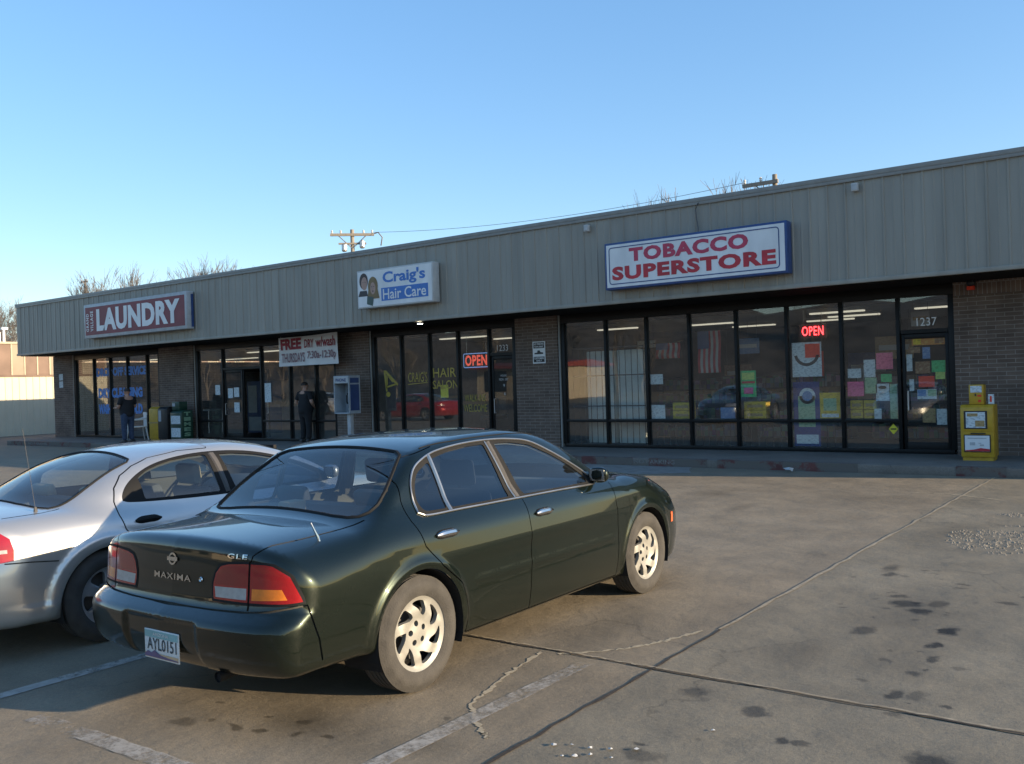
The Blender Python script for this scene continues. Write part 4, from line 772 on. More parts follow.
# ------------------------------------------------------------------ bare trees
def tree_parts(seed, h, spread=.55, levels=5):
    rr = random.Random(seed); A, B = MB(), MB()
    def grow(p, d, l, r, lv):
        n = 3; pts = [p]; q = Vector(p); dd = Vector(d)
        for i in range(n):
            dd = (dd+Vector((rr.uniform(-.16, .16), rr.uniform(-.16, .16), rr.uniform(-.04, .12)))).normalized(); q = q+dd*l/n; pts.append(q.copy())
        r1 = r*.62; (A if lv <= 1 else B).tube(pts, [r+(r1-r)*i/n for i in range(n+1)], 7 if lv == 0 else 5 if lv < 3 else 3, caps=False)
        if lv >= levels: return
        k = rr.randint(3, 4) if lv else rr.randint(4, 6)
        for i in range(k):
            t = rr.uniform(.45, 1) if i else 1; idx = min(n-1, int(t*n)); s = pts[idx].lerp(pts[idx+1], t*n-idx) if idx < n else pts[-1]
            az = rr.uniform(0, 2*math.pi); sp = spread*rr.uniform(.5, 1.25); a = dd.cross(Vector((math.cos(az), math.sin(az), .3))).normalized(); nd = (dd*math.cos(sp)+a*math.sin(sp)+Vector((0, 0, .12))).normalized()
            grow(s, nd, l*rr.uniform(.55, .84), max(.011, r1*rr.uniform(.6, .85)), lv+1)
    grow(Vector((0, 0, -.2)), Vector((0, 0, 1)), h*.32, h*.017, 0); return A, B
def make_tree(seed, h, spread, label, group, levels=6):
    t = thing('bare_tree', label, 'tree', (0, 0, -500), 0, group); A, B = tree_parts(seed, h, spread, levels); zm = max(v[2] for v in B.v)/h
    tp = [v for v in B.v if v[2] > .82*zm*h]; cx, cy = sum(v[0] for v in tp)/len(tp), sum(v[1] for v in tp)/len(tp)
    for q in (A, B): q.v = [((v[0]-cx*max(0, v[2])/(zm*h))/zm, (v[1]-cy*max(0, v[2])/(zm*h))/zm, v[2]/zm) for v in q.v]
    A.build('trunk', 'bark', t, smooth=True); B.build('crown', 'twig', t); return t
G1 = 'bare trees behind the shop roof'
protos = [make_tree(i*13+5, 12, [.40, .34, .46, .36][i], 'bare tree', G1, [6, 5, 5, 5][i]) for i in range(4)]
def put(k, x, y, s, label, group, rz, first=[True]*4):
    if first[k]: o = protos[k]; first[k] = False
    else: o = copy_tree(protos[k])
    o.location = (x, y, 0); o.scale = (s*.985, s*.985, s*.985); o.rotation_euler = (0, 0, rz); o['label'] = label; o['group'] = group; return o
def above(px, Y):
    d = fw+rt*((px-512)/FPX)-up*((0)/FPX); return d.x/d.y*Y
for k, (px, Y, s, lab) in enumerate([
    (90, 50, 1.235, 'bushy bare tree behind the roof at the left end of the laundry sign'), (133, 50, 1.26, 'bare tree with open crown behind the roof above the middle of the laundry sign'), (155, 52, 1.17, 'thin bare tree above the right half of the laundry sign'), (180, 54, 1.20, 'sparse small bare tree just right of the laundry sign'), (204, 50, 1.20, 'bare tree second from the right in the cluster above the laundry doorway'), (229, 52, 1.21, 'rightmost bare tree of the cluster above the laundry doorway'),
    (655, 50, 1.14, 'thin bare tree above the left end of the tobacco sign'), (672, 54, 1.21, 'thin bare tree just right of the one above the left end of the tobacco sign'), (717, 50, 1.145, 'bare tree above the middle of the tobacco sign'), (757, 52, 1.15, 'bare tree beside the wooden pole right of the tobacco sign'),
    (-6, 50, 1.10, 'tall brown bare tree at the far left edge behind the neighbouring roof'), (4, 60, 1.36, 'brown bare tree second from the left edge behind the neighbouring roof'), (12, 70, 1.55, 'brown bare tree touching the left end of the fascia'), (-2, 75, 1.65, 'more distant bare tree at the left edge behind the nearer ones'), (8, 45, .92, 'low bare tree behind the white roof vent')]):
    put(k % 4, above(px-3, Y), Y, s, lab, G1, k*1.7)
# trees and hillside across the road, seen mirrored in the shop glass
rr = random.Random(5)
for i in range(34):
    put(i % 4, -205+i*5.2+rr.uniform(-2, 2), -46-rr.uniform(0, 30), rr.uniform(.7, 1.15), 'bare tree across the road, seen mirrored in the shop windows', 'bare trees across the road mirrored in the glass', i*2.1)
mat('hill_wood', (.11, .098, .085), .95, var=.45, scale=.35, bump=.6, bscale=.9)
b = MB(); nx, ny = 60, 6; vs = []
for i in range(nx+1):
    for j in range(ny+1):
        x = -420+520*i/nx; y = -66-70*j/ny; vs.append((x, y, -.1+(j/ny)**.4*(15+1.2*math.sin(i*.7)+.8*math.sin(i*1.9+1)+.9*math.sin(i*4.1))))
b.add(vs, [(i*(ny+1)+j, (i+1)*(ny+1)+j, (i+1)*(ny+1)+j+1, i*(ny+1)+j+1) for i in range(nx) for j in range(ny)]); structure(b.build('hillside', 'hill_wood', smooth=True))
mat('cream_wall', (.5, .42, .30), .8); mat('red_roof', (.26, .05, .035), .6)
t = thing('roadside_building', 'cream building with a red roof across the road, seen mirrored in the shop windows', 'building', (-50.8, -34, 0)); b = MB(); b.box(-4.8, 4.8, -9, 0, 0, 3.0); b.build('wall', 'cream_wall', t); b = MB(); b.prism([(-9.8, 3.0), (.8, 3.0), (.6, 3.25), (-4.5, 3.7), (-9.6, 3.25)], -5.2, 5.2, 'x'); b.build('roof', 'red_roof', t)
for i in range(2): b = MB(); b.box(-3.8+i*4.4, -1.2+i*4.4, .002, .03, .8, 2.8); b.build('window', 'black', t)
# neighbouring building at the left
NX = -41.7
t = thing('neighbour_building', 'pale metal-sided building with a rust and tan panelled upper band beyond the left end', 'building', (NX, 12, 0))
mat('siding', (.53, .48, .36), .55, var=.05, scale=1.5); mat('rust_panel', (.19, .13, .10), .8, var=.2, scale=1.2); mat('tan_panel', (.31, .255, .19), .8, var=.15, scale=1.2); mat('batten', (.42, .36, .26), .7, var=.1)
b = MB(); vs = []; pr = []; y = 0.
while y < 24: pr += [(0, y), (0, y+.17), (.022, y+.19), (.022, y+.24), (0, y+.26)]; y += .30
for a, c in pr: vs += [(a, c, 0), (a, c, 2.61)]
b.add(vs, [(2*i, 2*i+2, 2*i+3, 2*i+1) for i in range(len(pr)-1)]); b.build('siding', 'siding', t)
b = MB(); b.box(-14, -.02, 0, 24, 0, 4.08); b.build('wall', 'tan_panel', t)
b = MB(); b.box(-.015, .06, 0, 24, 2.62, 2.69); b.build('trim_rail', 'rust_panel', t); b = MB(); b.box(-14.1, .09, -.1, 24.1, 4.08, 4.17); b.build('roof_edge', 'batten', t)
b = MB(); y = .1; i = 0
while y < 23.5: b.mi = 0 if (i % 3) != 1 else 1; b.box(-.018, .02, y, y+.50, 2.70, 4.07); b.mi = 2; b.box(-.018, .045, y+.502, y+.56, 2.70, 4.07); y += .562; i += 1
b.build('cladding', ['rust_panel', 'tan_panel', 'batten'], t)
t = thing('roof_vent', 'white twin vent pipe on the neighbouring roof', 'vent', (NX-1.2, 19.5, 4.17)); b = MB(); b.tube([(0, -.05, 0), (0, -.05, .5)], .05, 8); b.tube([(0, .14, 0), (0, .14, .62)], .06, 8); b.build('pipes', 'plastic_white', t); b = MB(); b.box(-.1, .1, .02, .28, .62, .72); b.build('cap', 'plastic_white', t)
# ------------------------------------------------------------------ cars
paint_mat('paint_green', (.0058, .0105, .0062), metal=.55, rough=.29, dirt=.03, dirtc=(.06, .055, .04))
paint_mat('paint_silver', (.57, .555, .52), metal=.72, rough=.36, dirt=.12, dirtc=(.26, .24, .21))
paint_mat('paint_red', (.30, .012, .015), metal=.2, rough=.3); paint_mat('paint_white', (.62, .62, .60), metal=0, rough=.3); paint_mat('paint_blue', (.05, .058, .07), metal=.4, rough=.3)
glass_mat('car_glass', (.72, .80, .82), ior=1.70, dust_haze=.006); glass_mat('rear_glass', (.80, .86, .84), ior=1.62, dust_haze=.05); glass_mat('tint_glass', (.26, .31, .40), ior=1.8)
mat('rubber', (.012, .012, .012), .7, var=.15, spec=.2); mat('tyre', (.045, .041, .036), .85, var=.25, scale=12, bump=.3, bscale=90); mat('chrome', (.62, .61, .58), .18, metal=1., var=.05)
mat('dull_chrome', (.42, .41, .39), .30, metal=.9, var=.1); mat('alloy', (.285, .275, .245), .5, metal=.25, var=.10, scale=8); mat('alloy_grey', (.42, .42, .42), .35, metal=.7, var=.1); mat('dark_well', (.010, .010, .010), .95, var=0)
mat('lens_red', (.30, .006, .008), .18, var=.10, scale=30, coat=1.); mat('lens_dark_red', (.22, .006, .008), .2, var=.1, coat=1.); mat('lens_amber', (.75, .20, .02), .2, var=.12, scale=40, coat=1.); mat('lens_white', (.36, .36, .34), .2, var=.12, scale=40, coat=1.); mat('lens_clear', (.45, .47, .5), .12, metal=.5, coat=1.)
mat('trim_grey', (.07, .065, .06), .5, var=.15); mat('cabin', (.085, .08, .07), .9, var=.1); mat('seat_beige', (.27, .215, .145), .85, var=.12); mat('seat_grey', (.075, .075, .08), .9, var=.12); mat('marker_orange', (.85, .14, .03), .3, var=0, coat=1.)
mat('plate_white', (.62, .64, .62), .4, var=.03); mat('plate_teal', (.22, .40, .40), .4); mat('plate_purple', (.12, .09, .17), .4); mat('plate_orange', (.55, .38, .22), .4); mat('plate_ink', (.03, .05, .06), .5)

def pchip(xs, ys):
    xs, ys = np.array(xs, float), np.array(ys, float); h = np.diff(xs); dl = np.diff(ys)/h; m = np.zeros(len(xs))
    m[0], m[-1] = dl[0], dl[-1]
    for i in range(1, len(xs)-1):
        if dl[i-1]*dl[i] > 0: w1, w2 = 2*h[i]+h[i-1], h[i]+2*h[i-1]; m[i] = (w1+w2)/(w1/dl[i-1]+w2/dl[i])
    def f(x):
        x = np.asarray(x, float); xc = np.clip(x, xs[0], xs[-1]); i = np.clip(np.searchsorted(xs, xc)-1, 0, len(xs)-2); t = (xc-xs[i])/h[i]
        return (2*t**3-3*t**2+1)*ys[i]+(t**3-2*t**2+t)*h[i]*m[i]+(-2*t**3+3*t**2)*ys[i+1]+(t**3-t**2)*h[i]*m[i+1]+np.where(x < xs[0], (x-xs[0])*m[0], 0)+np.where(x > xs[-1], (x-xs[-1])*m[-1], 0)
    return f
def smax(a, b, k): h = np.clip(.5+.5*(a-b)/k, 0, 1); return b*(1-h)+a*h+k*h*(1-h)
def smin(a, b, k): return -smax(-a, -b, k)
def sstep(x, a, b): t = np.clip((x-a)/(b-a), 0, 1); return t*t*(3-2*t)

class Shape:
    def __init__(s, P):
        s.P = P; s.c = {k: pchip(*v) for k, v in P['curves'].items()}; s.ya, s.yb, s.zc, s.R = P['ya'], P['yb'], P['zc'], .85
        s.umin, s.umax = s.ya-math.pi/2*s.R, s.yb+math.pi/2*s.R
    def F(s, x, y, z):
        c, P = s.c, s.P; a = np.sqrt(x*x+1e-8)
        w = c['wz'](z)*c['wp'](y)
        for (cy, cz, rr_, amp, sg) in P['arches']: rho = np.hypot(y-cy, z-cz); w = w+amp*np.exp(-np.abs((rho-rr_)/sg)**P['arch_pow'])*sstep(z, .22, .34)
        for (y0, y1, z0, amp, sg) in P['ridges']: w = w+amp*np.exp(-((z-z0)/sg)**4)*sstep(y, y0, y0+.06)*(1-sstep(y, y1-.06, y1))
        side = a-w
        deck = z-(c['zd'](y)-P['deck_crown']*(a/.8)**2-P['tail_round']*(a/.8)**6*(1-sstep(y, .3, 1.1)))
        lo = smax(side, deck, P['k_shoulder'])
        yr = c['yr'](z)+c['rp'](a)+P.get('plate_dent', 0)*sstep(a, .34, .29)*sstep(z, .29, .32)*sstep(-z, -.56, -.53)
        yf = c['yf'](z)-c['fp'](a)
        lo = smax(lo, yr-y, P['k_end']); lo = smax(lo, y-yf, .08); lo = smax(lo, c['zb'](y)-z, .05)
        b = P['bow'][0]+(P['bow'][1]-P['bow'][0])*sstep(y, *P['bow'][2])
        zr = c['zr'](y+b*a*a)-P['roof_crown']*(a/.6)**2
        g = smax(a-np.minimum(c['wg'](z), .86)*c['gp'](y), z-zr, P['k_roof']); g = smax(g, .72-z, .05)
        return smin(lo, g, P['k_belt'])
    def bis(s, O, D, lo=0.05, hi=3.2, n=44):
        lo = np.full(len(O), lo); hi = np.full(len(O), hi)
        for _ in range(n):
            m = (lo+hi)/2; p = O+D*m[:, None]; f = s.F(p[:, 0], p[:, 1], p[:, 2]) < 0
            lo = np.where(f, m, lo); hi = np.where(f, hi, m)
        return O+D*((lo+hi)/2)[:, None]
    def rays(s, uv):
        u, v = uv[:, 0], uv[:, 1]/.75; ph = np.where(u < s.ya, (u-s.ya)/s.R, np.where(u > s.yb, (u-s.yb)/s.R, 0)); O = np.stack([0*u, np.clip(u, s.ya, s.yb), 0*u+s.zc], 1)
        D = np.stack([np.cos(ph)*np.cos(v), np.sin(ph), np.cos(ph)*np.sin(v)], 1); return O, D
    def surf(s, uv): return s.bis(*s.rays(uv))
    def inv(s, p):
        p = np.atleast_2d(p); oy = np.clip(p[:, 1], s.ya, s.yb); d = p-np.stack([0*oy, oy, 0*oy+s.zc], 1); ph = np.arctan2(d[:, 1], np.hypot(d[:, 0], d[:, 2])); v = np.arctan2(d[:, 2], np.maximum(d[:, 0], 0))
        return np.stack([oy+ph*s.R, v*.75], 1)
    def normal(s, p, e=.004):
        g = np.stack([(s.F(*(p+d).T)-s.F(*(p-d).T)) for d in np.eye(3)*e], 1); return g/np.maximum(np.linalg.norm(g, axis=1, keepdims=True), 1e-9)
    def lift(s, kind, pts):
        pts = np.array(pts, float); a, b = pts[:, 0], pts[:, 1]; z = 0*a
        if kind == 'side': O = np.stack([z+.05, a, b], 1); D = np.tile([1., 0, 0], (len(a), 1)); return s.bis(O, D, 0, 1.3)
        if kind == 'rear': O = np.stack([a, z+1.0, b], 1); D = np.tile([0, -1., 0], (len(a), 1)); return s.bis(O, D, 0, 2)
        if kind == 'front': O = np.stack([a, z+s.yb-.1, b], 1); D = np.tile([0, 1., 0], (len(a), 1)); return s.bis(O, D, 0, 2)
        if kind == 'top': O = np.stack([a, b, z+.70], 1); D = np.tile([0, 0, 1.], (len(a), 1)); return s.bis(O, D, 0, 1.2)
def dens(pts, closed=True, step=.02, smooth=False):
    p = [np.array(q, float) for q in pts]; n = len(p); out = []
    for i in range(n if closed else n-1):
        a, c = p[i], p[(i+1) % n]; k = max(1, int(np.linalg.norm(c-a)/step))
        if smooth: z_, w_ = (p[i-1] if closed or i else a), (p[(i+2) % n] if closed or i+2 < n else c)
        for j in range(k):
            t = j/k
            out.append(a+(c-a)*t if not smooth else .5*((2*a)+(c-z_)*t+(2*z_-5*a+4*c-w_)*t*t+(3*a-z_-3*c+w_)*t**3))
    if not closed: out.append(p[-1])
    return np.array(out)
def roundpoly(pts, r=.03, n=4):   # rounded corners for a 2D outline
    out = []; m = len(pts)
    for i in range(m):
        a, b, c = (np.array(pts[j], float) for j in (i-1, i, (i+1) % m)); d1, d2 = a-b, c-b; l1, l2 = np.linalg.norm(d1), np.linalg.norm(d2); q = min(r, .45*l1, .45*l2); s_, e_ = b+d1/l1*q, b+d2/l2*q
        for j in range(n+1): t = j/n; out.append((1-t)**2*s_+2*t*(1-t)*b+t*t*e_)
    return out
def inpoly(P, poly):
    x, y = P[:, 0], P[:, 1]; ins = np.zeros(len(P), bool); n = len(poly); x0, y0 = poly.min(0); x1, y1 = poly.max(0); idx = np.where((x >= x0) & (x <= x1) & (y >= y0) & (y <= y1))[0]; x, y = x[idx], y[idx]; r = np.zeros(len(idx), bool); j = n-1
    for i in range(n):
        a, b = poly[i], poly[j]
        if a[1] != b[1]: r ^= ((a[1] > y) != (b[1] > y)) & (x < (b[0]-a[0])*(y-a[1])/(b[1]-a[1])+a[0])
        j = i
    ins[idx] = r; return ins

def make_car(P, name, label, cat, group=None):
    s = Shape(P); t = thing(name, label, cat, (0, 0, 0), 0, group)
    # ---- outlines in the unrolled plane
    cons = []; regions = []
    def to_uv(pts3): return s.inv(pts3)
    for rn, kind, pts in P['regions']:
        if isinstance(kind, str): p3 = s.lift(kind, dens(pts))
        else:   # several pieces, each with its own projection
            seq = np.concatenate([s.lift(k_, [q])[0:1] for k_, q in pts]); p3 = dens(seq, True, .02)
            uvp = s.inv(p3); p3 = s.surf(uvp)
        uv = to_uv(p3); regions.append((rn, uv)); cons.append((uv, True))
    for kind, pts, w in P['gaps']:
        if isinstance(kind, str): p3 = s.lift(kind, dens(pts, False))
        else: p3 = dens(np.concatenate([s.lift(k_, [q])[0:1] for k_, q in pts]), False, .02)
        uv = to_uv(p3); tg = np.gradient(uv, axis=0); tg /= np.maximum(np.linalg.norm(tg, axis=1, keepdims=True), 1e-9); nr = np.stack([-tg[:, 1], tg[:, 0]], 1)*w/2
        poly = np.concatenate([uv+nr, (uv-nr)[::-1]]); regions.insert(0, ('gap', poly)); cons.append((poly, True))
    # ---- grid points
    lim = math.pi/2*.75; pts = []; us = list(np.arange(s.ya, s.yb+1e-6, (s.yb-s.ya)/round((s.yb-s.ya)/.035)))
    capn = 84; us = [s.ya-math.pi/2*s.R*i/capn for i in range(capn, 0, -1)]+us+[s.yb+math.pi/2*s.R*i/capn for i in range(1, capn+1)]
    for i, u in enumerate(us):
        ph = max(0, s.ya-u, u-s.yb)/s.R; n = 84; off = .5 if i % 2 else 0
        pts += [(u, -lim+2*lim*(j/n)) for j in range(n+1)]
    for (cy, cz, rr_, amp, sg) in P['arches']:
        for q in np.arange(-.6, 2.6, .5):
            rad = rr_+sg*(q-.6); a_ = np.arange(-.1, math.pi+.1, .03); yz = np.stack([cy+rad*np.cos(a_), cz+rad*np.sin(a_)], 1); yz = yz[yz[:, 1] > .25]; pts += [tuple(w_) for w_ in s.inv(s.lift('side', yz))]
    for z_ in P['rows']: pts += [tuple(w_) for w_ in s.inv(s.lift('rear', [(x_, z_) for x_ in np.arange(.32, .80, .024)]))]
    for (y0, y1, z0, amp, sg) in P['ridges']:
        for q in (-1.5, -1.15, -.9, -.6, 0, .6, .9, 1.15, 1.5): pts += [tuple(w_) for w_ in s.inv(s.lift('side', [(y_, z0+q*sg) for y_ in np.arange(y0-.03, y1+.03, .03)]))]
    cp = np.concatenate([c for c, _ in cons]); cp[:, 1] = np.clip(cp[:, 1], -lim, lim); cp[:, 0] = np.clip(cp[:, 0], s.umin, s.umax)
    kd = kdtree.KDTree(len(cp))
    for i, q in enumerate(cp): kd.insert((q[0], q[1], 0), i)
    kd.balance(); keep = [q for q in pts if abs(abs(q[1])-lim) < 1e-6 or kd.find((q[0], q[1], 0))[2] > .011]
    V = [Vector(q) for q in keep]; E = []
    for c, closed in cons:
        o = len(V); n = len(c); V += [Vector((min(max(q[0], s.umin), s.umax), min(max(q[1], -lim), lim))) for q in c]; E += [(o+i, o+(i+1) % n) for i in range(n)]
    rv, re_, rf, *_ = delaunay_2d_cdt(V, E, [], 0, 1e-5)
    uv = np.array([(q[0], q[1]) for q in rv]); tri = np.array([f for f in rf if len(f) == 3]); P3 = s.surf(uv); P3[np.abs(np.abs(uv[:, 1])-lim) < 1e-6, 0] = 0
    NR = s.normal(P3); cen = uv[tri].mean(1)
    fn = np.cross(P3[tri[:, 1]]-P3[tri[:, 0]], P3[tri[:, 2]]-P3[tri[:, 0]]); fl = (fn*NR[tri].mean(1)).sum(1) < 0; tri[fl] = tri[fl][:, ::-1]
    lab = np.full(len(tri), 'body', dtype=object); done = np.zeros(len(tri), bool)
    for rn, poly in regions:
        m_ = inpoly(cen, poly) & ~done; lab[m_] = rn; done |= m_
    ok = np.linalg.norm(fn, axis=1) > 1e-10
    def part(pn, sel, mats, parent, sides=(1, -1), off=0.):
        out = []; idx = tri[sel & ok]
        if not len(idx): return None
        used, invx = np.unique(idx, return_inverse=True); invx = invx.reshape(idx.shape); p = P3[used]+NR[used]*off; n = NR[used]
        vs, ns, fs = [], [], []
        for sd_ in sides:
            o = len(vs); vs += [(q[0]*sd_, q[1], q[2]) for q in p]; ns += [(q[0]*sd_, q[1], q[2]) for q in n]; fs += [tuple(int(i)+o for i in (f if sd_ > 0 else f[::-1])) for f in invx]
        me = bpy.data.meshes.new(pn); me.from_pydata(vs, [], fs); me.materials.append(M[mats]); me.polygons.foreach_set('use_smooth', [True]*len(fs)); me.update()
        me.normals_split_custom_set_from_vertices(ns); o = bpy.data.objects.new(pn, me); COL.objects.link(o); o.parent = parent; return o
    L_ = lambda *names: np.isin(lab, names)
    alln = set(lab)
    glassn = [n for n in alln if n.startswith('glass')]; holes = ['hole']
    body = part('body', L_('body'), P['paint'], t)
    part('cabin_lining', ~L_('hole', *glassn), 'cabin', t, off=-.025)
    doors = {}
    for n, pn in (('door_front', 'door'), ('door_rear', 'door'), ):
        for sd_ in (1, -1): doors[n, sd_] = part(pn, L_(n), P['paint'], t, (sd_,))
    for n in ('trunk_lid', 'bonnet', 'rear_bumper', 'front_bumper'): part(n, L_(n), P['paint'], t)
    for sd_ in (1, -1): part('window_trim', L_('rubber'), 'rubber', t, (sd_,), off=.001); part('lamp_bezel', L_('bezel'), 'rubber', t, (sd_,), off=.002)
    for n in glassn:
        _, nm, gm = n.split(':')
        if nm in ('windscreen', 'rear_window'): part(nm, L_(n), gm, t, off=-.003)
        else:
            for sd_ in (1, -1): part(nm, L_(n), gm, t, (sd_,), off=-.003)
    lampn = sorted(n for n in alln if n.startswith('lamp'))
    for sd_ in (1, -1):
        grp = {}
        for n in lampn:
            _, nm, mm = n.split(':')
            if nm not in grp: grp[nm] = part(nm, L_(n), mm, t, (sd_,), off=.004)
            else: part('lens', L_(n), mm, grp[nm], (sd_,), off=.004)
    # ---- trims along surface lines
    for pn, kind, pts, closed, r, m_, off in P['tubes']:
        p3 = s.lift(kind, dens(pts, closed, .025)); n3 = s.normal(p3); q = p3+n3*off
        if closed: q = np.concatenate([q, q[:1]])
        for sd_ in (1, -1): b = MB(); b.tube([(a[0]*sd_, a[1], a[2]) for a in q], r, 6, caps=not closed); b.build(pn, m_, t, smooth=True)
    for (y, z, l) in P['handles']:
        for sd_ in (1, -1):
            n_ = 'door_front' if y > P['bpillar'] else 'door_rear'; yy = np.linspace(y-l/2, y+l/2, 9); p3 = s.lift('side', [(a, z+.004*math.sin(i/8*math.pi)) for i, a in enumerate(yy)]); n3 = s.normal(p3)
            prof = [.35, .8, 1, 1, 1, 1, 1, .8, .35]; b = MB(); b.tube([(sd_*(q[0]+n_3[0]*.012), q[1], q[2]) for q, n_3 in zip(p3, n3)], [.019*a for a in prof], 8); h = b.build('handle', P['handle_mat'], doors[n_, sd_], smooth=True)
            b = MB(); b.tube([(sd_*(q[0]-.002), q[1], q[2]-.004) for q in p3], [.028*a for a in prof], 8); b.build('handle_recess', 'rubber', doors[n_, sd_], smooth=True)
    # ---- mirrors
    for sd_ in (1, -1):
        y, z = P['mirror']; x = s.lift('side', [(y, z-.03)])[0][0]
        bm = bmesh.new(); bmesh.ops.create_uvsphere(bm, u_segments=16, v_segments=10, radius=1)
        for v in bm.verts:
            c = v.co; q = Vector((abs(c.x)**.8*math.copysign(1, c.x)*.078, c.y*.055, abs(c.z)**.7*math.copysign(1, c.z)*.058)); 
            if c.y < -.3: q.y = -.02+.012*c.y
            v.co = Vector((sd_*(x+.075)+q.x, y+.03+q.y, z+q.z))
        me = bpy.data.meshes.new('mirror'); bm.to_mesh(me); bm.free(); me.materials.append(M[P['mirror_mat']]); me.polygons.foreach_set('use_smooth', [True]*len(me.polygons)); o = bpy.data.objects.new('mirror', me); COL.objects.link(o); o.parent = t
        b = MB(); b.tube([(sd_*(x-.03), y+.04, z-.03), (sd_*(x+.05), y+.04, z-.025)], .03, 8); b.build('mirror_foot', 'rubber', o, smooth=True)
        b = MB(); b.box(sd_*(x+.075)-.062, sd_*(x+.075)+.062, y+.0, y+.004, z-.042, z+.042); b.build('mirror_glass', 'chrome', o)
    # ---- wheels and wells
    for cy in P['axles']:
        for sd_ in (1, -1):
            wr, wx = P['wheel_r'], P['wheel_x']; hw = .102
            b = MB(); pr = [(-hw*.85, P['rim_r']-.005), (-hw, P['rim_r']+.02), (-hw*1.06, (P['rim_r']+wr)/2), (-hw*.98, wr-.03), (-hw*.78, wr-.006)]
            for k in range(5): xx = -hw*.66+k*hw*.33; pr += [(xx-.009, wr), (xx-.006, wr-.007 if 0 < k < 5 else wr), (xx+.006, wr-.007 if k < 4 else wr), (xx+.009, wr)]
            pr += [(hw*.78, wr-.006), (hw*.98, wr-.03), (hw*1.06, (P['rim_r']+wr)/2), (hw*1.0, P['rim_r']+.02), (hw*.85, P['rim_r']-.005)]
            b.lathe(pr, 48, 'x'); w = b.build('wheel', 'tyre', t, smooth=True, loc=(sd_*wx, cy, wr))
            make_rim(P, w, sd_, hw)
            b = MB(); n = 28; vs = []; ro = P['arch_open']; xi, xo = wx-.16, s.lift('side', [(cy, P['wheel_r']+P['arch_open']-.005)])[0][0]-.012
            ang = [math.pi*(-.12+1.24*i/n) for i in range(n+1)]
            for a in ang: vs += [(sd_*xi, cy+ro*1.03*math.cos(a), wr+.005+ro*1.03*math.sin(a)), (sd_*xo, cy+ro*1.0*math.cos(a), wr+.005+ro*1.0*math.sin(a))]
            b.add(vs, [(2*i, 2*i+1, 2*i+3, 2*i+2) for i in range(n)]); b.add([(sd_*xi, cy, wr)]+[vs[2*i] for i in range(n+1)], [(0, i, i+1) for i in range(1, n+1)]); b.build('wheel_well', 'dark_well', t)
    # ---- floor pan shade plate, seats, wheel
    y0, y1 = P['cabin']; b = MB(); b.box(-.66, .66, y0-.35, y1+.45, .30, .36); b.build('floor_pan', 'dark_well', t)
    sc_ = P['seat_scale']; sm = P['seat_mat']
    def seat(x, y, w, head=True, hm=None):
        b = MB(); b.prism([(y, .36), (y+.50, .40), (y+.50, .55*sc_), (y+.02, .50*sc_)], x-w/2, x+w/2, 'x'); st = b.build('seat', sm, t, bevel=.03)
        b = MB(); b.prism([(y-.02, .44), (y+.11, .46), (y-.09, 1.0*sc_), (y-.19, .99*sc_)], x-w/2+.02, x+w/2-.02, 'x'); b.build('backrest', sm, st, bevel=.035)
        if head: b = MB(); b.prism([(y-.19, 1.02*sc_), (y-.10, 1.02*sc_), (y-.13, 1.20*sc_), (y-.21, 1.19*sc_)], x-.13, x+.13, 'x'); b.build('headrest', hm or sm, st, bevel=.03)
    seat(-.36, y0+.95, .50, True, P['head_mat']); seat(.36, y0+.95, .50, True, P['head_mat']); seat(0, y0+.12, 1.20, False)
    for xx in (-.36, .36): b = MB(); yb_ = y0+.12; b.prism([(yb_-.17, .98*sc_), (yb_-.08, .98*sc_), (yb_-.11, 1.09*sc_), (yb_-.19, 1.08*sc_)], xx-.13, xx+.13, 'x'); b.build('headrest', P['head_mat'], t, bevel=.03)
    b = MB(); b.box(-.62, .62, y0-.55, y0-.06, .86*sc_, .885*sc_); b.build('parcel_shelf', 'cabin', t, bevel=.01)
    b = MB(); b.prism([(y1-.15, .5), (y1+.45, .5), (y1+.45, .93*sc_), (y1+.05, .96*sc_), (y1-.12, .88*sc_)], -.68, .68, 'x'); b.build('dashboard', 'cabin', t, bevel=.02)
    b = MB(); cx, cy, cz = -.36, y1-.26, .86*sc_; ring_ = [(cx+.18*math.cos(a), cy+.18*math.sin(a)*.42, cz+.18*math.sin(a)*.9) for a in [2*math.pi*i/20 for i in range(21)]]; b.tube(ring_, .014, 6); b.tube([(cx-.18, cy, cz), (cx+.18, cy, cz)], .016, 5); b.tube([(cx, cy, cz), (cx, y1-.05, cz-.08)], .03, 6); b.build('steering_wheel', 'rubber', t, smooth=True)
    b = MB(); b.box(-.12, .12, y1+.10, y1+.14, 1.205*sc_, 1.27*sc_); b.build('rear_view_mirror', 'rubber', t, bevel=.01)
    return t, s

